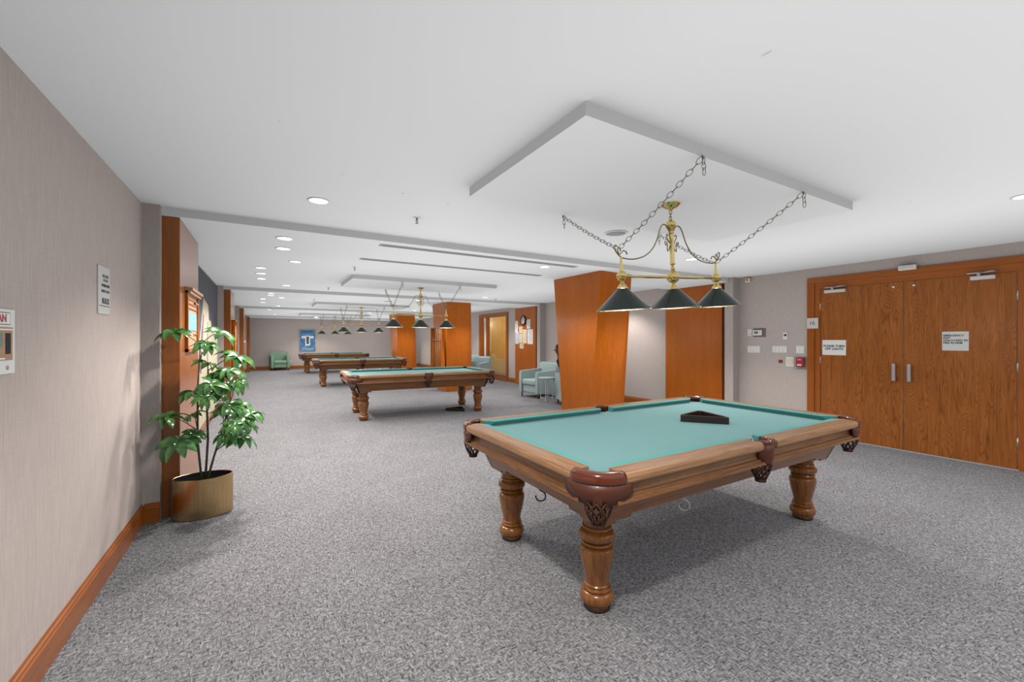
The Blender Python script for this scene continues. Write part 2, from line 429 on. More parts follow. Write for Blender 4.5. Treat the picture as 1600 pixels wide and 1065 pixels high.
# ------------------------------------------------------------------ recessed lights
def downlight(x, y, low=False, r=.065, power=1.0, where=''):
    z = LOW if low else H
    t = thing('downlight', 'round recessed downlight ' + where, 'ceiling light', (x, y, z), 0, 'recessed ceiling downlights')
    MB().lathe([(r*1.18, 0), (r*1.18, -.004), (r*1.0, -.006), (r*1.0, -.001)], n=28).build('trim_ring', M['trimring'], t)
    MB().lathe([(.001, -.0035), (r, -.0035), (r, -.0015), (.001, -.0015)], n=28).build('lens', M['lens'], t)
    L = bpy.data.lights.new('downlight_lamp', 'SPOT'); L.energy = DL_POWER*power; L.spot_size = R(124); L.spot_blend = .55
    L.shadow_soft_size = .05; L.color = (1, .93, .87)
    lo = bpy.data.objects.new('lamp', L); C.objects.link(lo); lo.parent = t; lo.location = (0, 0, -.06)
    return t
DLS = [
 (.342, .62, 0, 'behind the near left corner of the ceiling', 1.5), (.342, 3.42, 0, 'in the near ceiling before the first beam', 1.0),
 (.342, 6.25, 0, 'just past the first beam, to the right of two in the beam', 1), (.342, 9.08, 0, 'just before the second beam near the left wall', 1),
 (.342, 11.82, 0, 'just past the second beam near the left wall', 1), (.342, 14.77, 0, 'in the third bay before its far beam, left side', 1),
 (.342, 17.4, 0, 'in the fourth bay just past the third beam, left side', 1), (.342, 19.95, 0, 'in the fourth bay nearest the end wall, left side', 1),
 (-.06, 7.05, 0, 'nearest of three in a row beside the painted mural', .8), (-.06, 7.63, 0, 'middle of three in a row beside the painted mural', .8),
 (-.06, 8.3, 0, 'farthest of three in a row beside the painted mural', .8), (-.06, 12.43, 0, 'nearer of two close to the left wall in the third bay', .8),
 (-.06, 13.6, 0, 'farther of two close to the left wall in the third bay', .8),
 (.159, 4.57, 1, 'nearer of two set in the left end of the first beam', 1.25), (.165, 5.09, 1, 'farther of two set in the left end of the first beam', 1.25),
 (.105, 10.17, 1, 'nearer of two set in the left end of the second beam', .8), (.10, 10.62, 1, 'farther of two set in the left end of the second beam', .8),
 (.107, 15.7, 1, 'set in the left end of the third beam', .8),
 (4.74, .7, 0, 'over the near right of the first bay', .6), (4.74, 3.46, 0, 'seen between the stem and right shade of the nearest billiard light', 1.45),
 (4.66, 9.17, 0, 'in front of the second wood column', 1.2), (4.62, 14.69, 0, 'in front of the third wood column', 1.2),
 (3.22, 4.585, 1, 'in the first beam at the right end of the air slots', .8), (3.28, 10.12, 1, 'in the second beam left of the second wood column', .8),
 (3.3, 15.8, 1, 'in the third beam left of the third wood column', .8),
 (6.2, 6.6, 0, 'beyond the first wood column by the right wall', .9), (6.1, 11.0, 0, 'by the papers and clock on the right wall', 1.1),
 (5.9, 13.3, 0, 'by the glazed screen of the right wall', .9), (2.0, 21.0, 0, 'close to the end wall above the blue textile', 1.0),
 (5.2, 19.9, 0, 'in the far right of the last bay', .8),
 (3.3, -.7, 0, 'just behind the photographer', 1.4), (5.6, -1.2, 0, 'over the near right floor', 1.2)]
for x, y, lw, wh, pw in DLS: downlight(x, y, bool(lw), power=pw, where=wh)

# linear air slots in the first beam
def slot(x0, x1, y, lab):
    t = thing('linear_diffuser', lab, 'air diffuser', ((x0+x1)/2, y, LOW)); h = (x1-x0)/2
    f = MB(); f.box(-h, h, -.045, -.03, -.006, 0); f.box(-h, h, .03, .045, -.006, 0); f.box(-h-.02, -h, -.045, .045, -.006, 0); f.box(h, h+.02, -.045, .045, -.006, 0)
    f.box(-h, h, -.006, .006, -.006, 0)
    f.build('frame', M['slotframe'], t)
    MB().box(-h, h, -.03, .03, -.002, 0).build('slot', M['slot'], t)
slot(1.03, 3.57, 4.38, 'long dark slot air diffuser in the first ceiling beam, nearer one')
slot(1.0, 3.59, 5.25, 'long dark slot air diffuser in the first ceiling beam, farther one')
# speakers
for x, y, z, r, lab in ((2.94, 2.98, H, .11, 'round grey ceiling speaker left of the nearest billiard light stem'), (2.7, 10.8, LOW, .11, 'round ceiling speaker in the second beam, far away')):
    t = thing('ceiling_speaker', lab, 'speaker', (x, y, z))
    MB().lathe([(r, 0), (r, -.006), (r*.86, -.009), (r*.86, -.002)], n=36).build('rim', M['trimring'], t)
    MB().lathe([(.001, -.006), (r*.84, -.006), (r*.84, -.002), (.001, -.002)], n=36).build('grille', M['grille'], t)
# sprinklers
def sprinkler(x, y, z, lab):
    t = thing('sprinkler_head', lab, 'sprinkler', (x, y, z), 0)
    MB().lathe([(.03, 0), (.03, -.003), (.012, -.006), (.012, -.002)], n=20).build('escutcheon', M['trimring'], t)
    b = MB(); b.lathe([(.006, 0), (.008, -.02), (.013, -.021), (.011, -.026), (.004, -.028), (.004, -.048)], n=12)
    b.tube([(-.01, 0, -.024), (-.012, 0, -.036), (-.002, 0, -.049)], .0018, 6); b.tube([(.01, 0, -.024), (.012, 0, -.036), (.002, 0, -.049)], .0018, 6)
    b.build('body', M['grey_metal'], t)
    MB().lathe([(.001, -.048), (.014, -.049), (.014, -.051), (.001, -.052)], n=16).build('deflector', M['grey_metal'], t)
sprinkler(1.11, 3.47, H, 'small pendant sprinkler in the near ceiling before the first beam')
sprinkler(1.10, 6.30, H, 'small pendant sprinkler just beyond the first beam')
sprinkler(1.08, 9.03, H, 'small pendant sprinkler just before the second beam')
sprinkler(1.07, 11.75, H, 'small pendant sprinkler just beyond the second beam')
sprinkler(1.0, 17.0, H, 'small pendant sprinkler in the fourth bay')
sprinkler(5.07, 9.39, H, 'small pendant sprinkler right of the second wood column')

# ------------------------------------------------------------------ wood clad columns (canted faces)
def column(dx, dy, lab):
    top = [(4.07, 4.42), (4.76, 4.5), (4.8, 4.56), (4.8, 5.52), (4.06, 5.52)]
    bot = [(4.18, 4.78), (4.75, 4.80), (5.0, 4.92), (5.0, 5.43), (4.18, 5.43)]
    mb = MB()
    bv = [mb.bm.verts.new((x+dx, y+dy, 0)) for x, y in bot]; tv = [mb.bm.verts.new((x+dx, y+dy, LOW)) for x, y in top]
    mb.bm.faces.new(bv[::-1]); mb.bm.faces.new(tv)
    for i in range(5):
        j = (i+1) % 5
        mb.bm.faces.new((bv[i], bv[j], tv[i])); mb.bm.faces.new((bv[j], tv[j], tv[i]))
    bmesh.ops.recalc_face_normals(mb.bm, faces=mb.bm.faces[:])
    o = mb.build('wood_column', M['cherry']); tag(o, lab, 'column'); return o
column(0, 0, 'nearest cherry veneered column with canted faces behind the first table')
column(-.04, 5.66, 'second cherry veneered column, beyond the second table')
column(.18, 11.26, 'farthest cherry veneered column, beyond the third table')

# ------------------------------------------------------------------ double doors on the right wall
struct(MB().box(XR-.02, XR+.13, DY1-.075, DY1+.017, 0, DZ-.056).box(XR-.02, XR+.13, DY0-.017, DY0+.075, 0, DZ-.056)
       .build('door_frame', M['frame_oak']))
struct(MB().box(XR-.02, XR+.13, DY0-.017, DY1+.017, DZ-.055, DZ+.02).box(XR-.005, XR+.12, DY0+.076, DY1-.076, 2.13, DZ-.056)
       .build('door_frame', M['frame_oak_y']))
struct(MB().box(XR-.005, XR+.12, 2.915, DY1-.076, 0, 2.129).box(XR-.005, XR+.12, DY0+.076, 1.076, 0, 2.129).build('door_frame', M['frame_oak']))
struct(MB().box(XR-.012, XR+.08, 1.07, 2.92, .0, .012).build('trim_threshold', M['threshold']))
def pull_handle(x, y, parent):
    b = MB(); b.box(x-.05, x-.03, y-.019, y+.019, .872, 1.092, .006); b.box(x-.03, x, y-.012, y+.012, .89, .92); b.box(x-.03, x, y-.012, y+.012, 1.045, 1.075)
    b.build('handle', M['grey_metal'], parent)
def hinges(y, parent, zs):
    for z in zs:
        MB().lathe([(.009, -.05), (.009, .05)], XR+.002, y, z, 10).build('hinge', M['grey_metal'], parent)
def closer(y0, y1, parent, z=2.08):
    b = MB(); b.box(XR-.05, XR+.005, y0, y1, z-.022, z+.022, .006); b.build('door_closer', M['silver'], parent)
    b = MB(); ym = (y0+y1)/2+.03
    b.lathe([(.02, 0), (.02, .03)], XR-.03, ym, z+.02, 14); b.tube([(XR-.03, ym, z+.05), (XR-.09, ym-.1, z+.055), (XR-.03, y0-.02, z+.06)], .009, 8)
    b.box(XR-.035, XR+.0, ym-.06, ym+.09, z+.05, z+.062)
    b.build('closer_arm', M['grey_metal'], parent)
d1 = struct(MB().box(XR, XR+.045, 2.004, 2.91, .012, 2.128, .002, 1).build('door_1', M['door_oak']))
d2 = struct(MB().box(XR, XR+.045, 1.083, 1.998, .012, 2.128, .002, 1).build('door_2', M['door_oak']))
pull_handle(XR, 2.087, d1); pull_handle(XR, 1.94, d2)
hinges(2.915, d1, (1.87, 1.1, .3)); hinges(1.078, d2, (1.87, 1.1, .3))
closer(2.6, 2.85, d1, 2.078); closer(1.23, 1.42, d2, 2.088)
for p, y in ((d1, 2.1), (d2, 1.905)):
    MB().lathe([(.014, 0), (.014, .004), (.003, .006)], mat=Matrix.Translation((XR, y, 2.07)) @ Matrix.Rotation(-pi/2, 4, 'Y'), n=16).build('viewer_disc', M['white'], p)

def plate(name, lab, cat, y0, y1, z0, z1, mat, x=XR, t=.006, bev=.002, left=False, group=None):
    xm = x; o = MB()
    cy, cz = (y0+y1)/2, (z0+z1)/2; hy, hz = (y1-y0)/2, (z1-z0)/2
    if left: o.box(0, t, -hy, hy, -hz, hz, bev)
    else: o.box(-t, 0, -hy, hy, -hz, hz, bev)
    ob = o.build(name, mat, loc=(xm, cy, cz)); tag(ob, lab, cat, group); return ob
def lets(body, size, mat, parent, x, y, z, left=False, align='CENTER', bold=0):
    m = on_left(x, y, z) if left else on_right(x, y, z)
    return text(body, size, mat, 'lettering', parent, m, align, bold=bold)
s = plate('paper_sign', 'white paper sign reading please turn off lights on the left door leaf', 'sign', 2.604, 2.888, 1.179, 1.391, M['paper'], t=.002, bev=0)
lets('PLEASE TURN\nOFF LIGHTS', .042, M['ink'], s, -.0025, 0, 0, bold=.0012)
s = plate('notice_sign', 'pale grey emergency exit notice on the right door leaf', 'sign', 1.436, 1.655, 1.269, 1.491, M['silver'], t=.004)
lets('EMERGENCY\nEXIT\nUNLOCKED BY\nFIRE ALARM', .03, M['ink'], s, -.0045, .1, .022, align='LEFT', bold=.0008)
s = plate('room_number_sign', 'small white plaque with the number 10 on the door frame', 'sign', 2.93, 3.077, 1.558, 1.712, M['silver'], x=XR-.02, t=.006)
lets('10.', .07, M['ink'], s, -.0065, 0, 0)
s = plate('emergency_light', 'slim white fixture on top of the double door frame', 'light fixture', 1.869, 2.037, 2.262, 2.322, M['white'], x=XR-.02, t=.045, bev=.006)
MB().box(-.047, -.045, -.06, .06, -.012, .012).build('lens_strip', M['silver'], s)

# wall devices left of the doors
def switches(y0, y1, z0, z1, nsw, lab):
    p = plate('switch_plate', lab, 'light switch', y0, y1, z0, z1, M['white'], group='white switch plates by the double doors')
    wd = (y1-y0)/nsw; 
    for k in range(nsw):
        c = -(y1-y0)/2+wd*(k+.5)
        MB().box(-.010, -.005, c-wd*.24, c+wd*.24, -.034, .034, .002).build('rocker', M['sheet_white'], p)
switches(3.763, 3.971, 1.182, 1.294, 4, 'wide four gang white switch plate, leftmost, below the thermostat')
switches(3.359, 3.575, 1.193, 1.299, 4, 'wide four gang white switch plate below the dial, second from the doors')
switches(3.12, 3.233, 1.191, 1.303, 2, 'small double white switch plate nearest the door frame')
p = plate('wall_sensor_plate', 'small white sensor plate left of the thermostat', 'wall plate', 3.897, 3.966, 1.455, 1.571, M['white'], t=.008)
MB().lathe([(.007, 0), (.006, .006)], mat=Matrix.Translation((-.008, -.008, -.025)) @ Matrix.Rotation(-pi/2, 4, 'Y'), n=12).build('sensor_dot', M['ink_soft'], p)
t = thing('thermostat', 'white thermostat with grey display on a dark backing plate', 'thermostat', (XR, 3.80, 1.508))
MB().box(-.006, 0, -.125, .075, -.07, .075, .002).build('backing_plate', plain('taupe_plate', (.19, .15, .14), .5), t)
MB().box(-.03, -.006, -.073, .073, -.045, .045, .01).build('housing', M['white'], t)
MB().box(-.032, -.03, -.015, .045, -.018, .022).build('display', M['ink_soft'], t)
MB().lathe([(.012, 0), (.010, .006)], mat=Matrix.Translation((-.03, -.045, 0)) @ Matrix.Rotation(-pi/2, 4, 'Y'), n=14).build('button', M['silver'], t)
p = plate('dial_switch', 'small beige plate with a dark rotary knob between thermostat and doors', 'wall plate', 3.353, 3.42, 1.4, 1.509, M['white'])
MB().lathe([(.016, 0), (.014, .02)], mat=Matrix.Translation((-.006, -.005, .01)) @ Matrix.Rotation(-pi/2, 4, 'Y'), n=16).build('knob', M['black'], p)
p = plate('brown_outlet', 'small square brown plate low beside the white device plate', 'wall plate', 3.423, 3.482, 1.034, 1.082, M['brown_plastic'])
p = plate('device_plate', 'white plate with an embossed round badge left of the red pull station', 'wall plate', 3.259, 3.377, .985, 1.134, M['white'])
MB().lathe([(.04, 0), (.04, .003), (.034, .004), (.034, .001)], mat=Matrix.Translation((-.006, 0, 0)) @ Matrix.Rotation(-pi/2, 4, 'Y'), n=24).build('badge_ring', M['sheet_cream'], p)
t = thing('fire_pull_station', 'red fire alarm pull station in a clear cover beside the door frame', 'fire alarm', (XR, 3.165, 1.047))
MB().box(-.05, 0, -.05, .05, -.055, .08, .004).build('housing', M['red'], t)
MB().box(-.058, -.05, -.03, .03, -.04, -.015, .003).build('pull_bar', M['white'], t)
lets('FIRE', .03, M['paper'], t, -.052, 0, .05)
MB().box(-.07, 0, -.078, .078, -.1, .1, .008).build('clear_cover', M['glass'], t)
p = plate('motion_sensor', 'small beige sensor high on the right wall near the ceiling', 'sensor', 3.91, 3.99, 2.345, 2.415, M['sheet_cream'], t=.05, bev=.01)
MB().lathe([(.014, 0), (.01, .01)], mat=Matrix.Translation((-.05, 0, 0)) @ Matrix.Rotation(-pi/2, 4, 'Y'), n=14).build('lens', M['ink_soft'], p)

# ------------------------------------------------------------------ left wall signs
t = plate('evacuation_plan', 'white framed evacuation plan at the left edge, red heading over a tan plan', 'sign', 1.93, 2.28, 1.275, 1.51, M['paper'], x=XL, t=.006, left=True)
MB().box(.006, .007, -.14, .14, .06, .105).build('header_box', M['ink_soft'], t)
MB().box(.007, .0078, -.136, .136, .063, .102).build('header_field', M['sheet_white'], t)
lets('FIRE PLAN', .04, M['red'], t, .0082, 0.02, .082, True, bold=.001)
MB().box(.006, .007, -.15, .155, -.068, .052).build('plan_picture', M['tan_board'], t)
MB().box(.007, .008, .105, .14, -.045, .03).build('plan_block', M['ink'], t); MB().box(.007, .008, -.02, .03, -.05, .04).build('plan_block', M['ink'], t)
b = MB(); b.box(.007, .008, .045, .085, -.02, .03); b.box(.007, .008, -.1, -.04, -.04, .02); b.build('plan_rooms', plain('plan_green', (.2, .26, .24), .6), t)
b = MB(); b.box(.0072, .0082, -.14, .15, .04, .046); b.box(.0072, .0082, -.02, .1, -.064, -.058); b.build('plan_lines', M['sheet_white'], t)
MB().lathe([(.008, 0), (.008, .002)], mat=Matrix.Translation((.006, .12, -.095)) @ Matrix.Rotation(pi/2, 4, 'Y'), n=14).build('screw', M['grey_metal'], t)
t = plate('rules_plaque', 'tall silver plaque with dark lettering on the near left wall', 'sign', 3.18, 3.38, 1.545, 1.82, M['silver'], x=XL, t=.006, left=True)
lets('BILLIARD\nROOM', .026, M['ink_soft'], t, .0064, 0.02, .07, True)
lets('HOURS OPEN', .022, M['ink'], t, .0064, 0.02, .028, True, bold=.0006)
lets('8 AM TO 11 PM', .02, M['ink'], t, .0064, 0.015, -.005, True, bold=.0006)
lets('RULES', .045, M['ink'], t, .0064, 0.02, -.062, True, bold=.001)
MB().box(.006, .0068, -.085, .095, -.092, -.088).build('rule_line', M['ink'], t)

# ------------------------------------------------------------------ cabinet and racks on the left pilasters
t = thing('scoreboard_case', 'wooden framed case with blue panel hung on the nearest left pilaster', 'wall cabinet', (-.59, 4.8, 1.57))
b = MB(); b.box(0, .022, -.34, -.30, -.28, .28, .002); b.box(0, .022, .30, .34, -.28, .28, .002); b.box(0, .022, -.34, .34, -.28, -.25, .002); b.build('frame', M['frame_oak'], t)
b = MB(); b.box(0, .055, -.345, .345, .25, .275, .002); b.box(0, .04, -.34, .34, .225, .25, .004); b.build('cornice', M['tan_board'], t)
MB().box(0, .006, -.30, .30, -.25, .25).build('back_board', M['tan_board'], t)
MB().box(.006, .012, -.26, .26, -.09, .07).build('blue_panel', M['blue_panel'], t)
b = MB()
for z in (.10, .14, .18, -.13): b.box(.006, .014, -.29, .29, z, z+.012, .001)
b.build('score_rail', M['frame_oak_y'], t)
for k in range(6): MB().lathe([(.008, -.006), (.011, 0), (.008, .006)], .018, .1+.03*k, .166, 10).build('score_bead', M['sheet_cream'] if k % 2 else M['ink'], t)
def cue_rack(name, lab, x, y0, y1, z0, z1, face, d=.065):
    t = thing(name, lab, 'cue rack', (x, (y0+y1)/2, z0)); h = (y1-y0)/2; f = face
    def bx(mb, a, b_, *r):
        xs = sorted((a*f, b_*f)); mb.box(xs[0], xs[1], *r); return mb
    bx(MB(), 0, .012, -h, h, 0, z1-z0).build('back_board', M['cherry'], t)
    bx(MB(), 0, d, -h, -h+.025, 0, z1-z0, .002).build('side_panel', M['cherry'], t); bx(MB(), 0, d, h-.025, h, 0, z1-z0, .002).build('side_panel', M['cherry'], t)
    m = MB(); bx(m, 0, d, -h, h, z1-z0-.02, z1-z0, .002); bx(m, 0, d, -h, h, 0, .03, .002); bx(m, .012, d*.8, -h+.02, h-.02, .82, .84); m.build('shelf', M['base_wood'], t)
    for k in range(5):
        yy = -h+.1+k*(2*h-.2)/4
        MB().lathe([(.011, 0), (.006, 1.1)], f*d*.55, yy, .03, 8).build('cue', M['tan_board'], t)
    return t
cue_rack('cue_rack', 'tall cherry cue rack on the second left pilaster', -.59, 10.1, 10.85, .55, 1.79, 1)
cue_rack('cue_rack', 'tall cherry cue rack against the left face of the second column', 4.08, 10.35, 11.2, .55, 1.72, -1, .11)
o = MB().lathe([(.045, 0), (.045, .02), (.035, .03)], mat=Matrix.Translation((0, 0, 0)) @ Matrix.Rotation(pi/2, 4, 'Y'), n=18).build('round_thermostat', M['white'], loc=(-.59, 15.9, 1.32))
tag(o, 'tiny round white thermostat on the far left pilaster', 'thermostat')
t = plate('wall_outlet', 'white outlet plate on the end wall right of the green armchair', 'outlet', -.04, .04, -.06, .06, M['white'])
t.location = (.99, YE, .36); t.rotation_euler = (0, 0, pi/2)

# wall mural between the first two left pilasters
mb = MB(); mb.box(0, .012, -2.24, 2.245, .15, H-.02)
def stroke(pts, mi, x): mb.bm.faces.new([mb.bm.verts.new((x, y, z)) for y, z in pts]).material_index = mi
stroke([(-.5, .15), (-.7, 1.0), (-.15, 1.55), (.15, 2.02), (.75, 1.95), (.85, 1.72), (1.15, 1.70), (1.25, 1.55), (2.24, 1.52), (2.24, .15)], 1, .0135)
stroke([(-2.2, .15), (-2.24, 1.6), (-1.75, 1.9), (-1.5, 1.4), (-1.2, .9), (-.7, .9), (-.55, .15)], 2, .0130)
stroke([(-1.7, .15), (-1.6, 1.0), (-1.25, 1.2), (-.9, .8), (-.8, .15)], 0, .0140)
stroke([(-.35, .95), (-.1, 1.5), (.1, 1.8), (.22, 1.75), (.05, 1.3), (-.1, .9)], 2, .0142)
stroke([(.55, .2), (.62, 1.68), (.7, 1.68), (.72, .2)], 2, .0143)
o = mb.build('wall_mural', [M['mural_dark'], M['mural_cream'], M['mural_purple']], loc=(XL, 7.53, 0))
tag(o, 'slate wall mural with cream and plum brush strokes between two left pilasters', 'mural')

# blue textile picture on the end wall
t = thing('framed_textile', 'blue woven picture with a cream T shaped motif on the end wall', 'picture', (1.75, YE, 1.35))
MB().box(-.35, .35, -.04, 0, -.52, .52, .004).build('frame', M['grey_metal'], t)
MB().box(-.33, .33, -.045, -.04, -.5, .5).build('textile', M['quilt'], t)
b = MB(); b.box(-.26, .26, -.048, -.045, .1, .22); b.box(-.1, .1, -.049, -.045, -.24, .24); b.build('cream_motif', M['sheet_white'], t)
b = MB(); b.box(-.055, .055, -.051, -.049, -.18, .18); b.build('dark_figure', M['mural_dark'], t)
b = MB(); b.box(-.28, .28, -.047, -.045, -.40, -.38); b.box(-.28, .28, -.047, -.045, -.46, -.45); b.box(-.28, .28, -.047, -.045, .30, .315); b.build('pale_stripe', M['sheet_blue'], t)

# ------------------------------------------------------------------ glazed screen, room behind, clock and papers
X = XR
struct(MB().box(X-.03, X+.13, GY0, GY0+.12, 0, GZ-.121).box(X-.03, X+.13, GY1-.12, GY1, 0, GZ-.121).box(X-.03, X+.13, GY0, GY1, GZ-.12, GZ).box(X-.02, X+.1, GY0+.121, GY1-.121, 0, .27)
       .box(X-.02, X+.1, 13.42, 13.5, .271, GZ-.121).build('window_frame', M['frame_oak']))
g = struct(MB().box(X+.04, X+.046, GY0+.12, GY1-.12, .27, GZ-.12).build('window_1', M['glass']))
MB().box(X+.02, X+.04, 13.56, 13.68, .3, GZ-.14).build('blind_strip', M['sheet_blue'], g)
MB().box(X-.025, X-.012, GY0+.13, GY1-.13, .2, .26).build('push_rail', M['grey_metal'], g)
struct(MB().box(X+.12, X+2.2, 11.2, 14.8, -.1, 0).build('floor_annex', M['carpet']))
struct(MB().box(X+2.0, X+2.2, 11.2, 14.8, 0, H).box(X+.12, X+2.2, 11.0, 11.2, 0, H).box(X+.12, X+2.2, 14.8, 15.0, 0, H).build('wall_annex', M['amber']))
t = thing('wall_sconce', 'glowing wall sconce in the amber room behind the glazed screen', 'lamp', (X+2.0, 13.0, 1.95))
MB().box(-.03, 0, -.04, .04, -.06, .06, .004).build('back_plate', M['brass'], t)
MB().lathe([(.03, -.05), (.06, 0), (.075, .07), (.03, .075)], -.1, 0, 0, 16).build('shade', M['bulb'], t)
MB().tube([(-.02, 0, -.03), (-.07, 0, -.07), (-.1, 0, -.045)], .008, 8).build('arm', M['brass'], t)
L = bpy.data.lights.new('sconce_lamp', 'POINT'); L.energy = 75; L.color = (1, .82, .52); L.shadow_soft_size = .05
lo = bpy.data.objects.new('lamp', L); C.objects.link(lo); lo.parent = t; lo.location = (-.22, 0, .1)
t = thing('wall_clock', 'round wall clock with white face and dark rim above the pinned papers', 'clock', (6.8, 10.8, 1.98))
rx = Matrix.Rotation(-pi/2, 4, 'Y')
MB().lathe([(.15, 0), (.15, .03), (.125, .04), (.125, .01)], mat=rx, n=32).build('rim', M['black'], t)
MB().lathe([(.001, .02), (.127, .02), (.127, .012), (.001, .012)], mat=rx, n=32).build('face', M['clockface'], t)
b = MB(); b.box(-.024, -.021, -.004, .004, -.01, .08); b.box(-.026, -.023, -.06, .01, -.004, .004); b.build('hands', M['ink'], t)
papers = [(11.13, 11.3, 1.62, 1.98, 'sheet_white', 'tall white sheet, leftmost of the papers below the clock', -.01), (11.08, 11.28, 1.26, 1.62, 'sheet_blue', 'bluish sheet, lower left of the papers below the clock', 0),
          (10.86, 11.06, 1.60, 1.8, 'sheet_cream', 'cream sheet directly under the clock', 0), (10.86, 11.06, 1.30, 1.58, 'sheet_cream', 'cream sheet second down under the clock', .0),
          (10.80, 11.02, 1.12, 1.28, 'sheet_cream', 'cream sheet lowest of the papers under the clock', 0), (10.42, 10.62, 1.72, 2.0, 'sheet_white', 'white sheet upper right beside the clock', 0),
          (10.62, 10.84, 1.28, 1.70, 'sheet_cream', 'tall cream sheet right of the middle sheets under the clock', 0), (10.28, 10.58, 1.26, 1.70, 'sheet_white', 'wide white sheet at lower right of the paper group', 0)]
for y0, y1, z0, z1, m, lab, r in papers:
    o = plate('pinned_sheet', lab, 'paper', y0, y1, z0, z1, M[m], x=6.8, t=.003, bev=0, group='papers pinned under the clock')
    b = MB(); hz = (z1-z0)/2; hy = (y1-y0)/2
    for k in range(6): b.box(-.0036, -.003, -hy*.8, hy*(.8-.25*(k % 3)), hz*(.7-.24*k), hz*(.7-.24*k)+.006)
    b.build('printed_lines', M['ink_soft'], o)

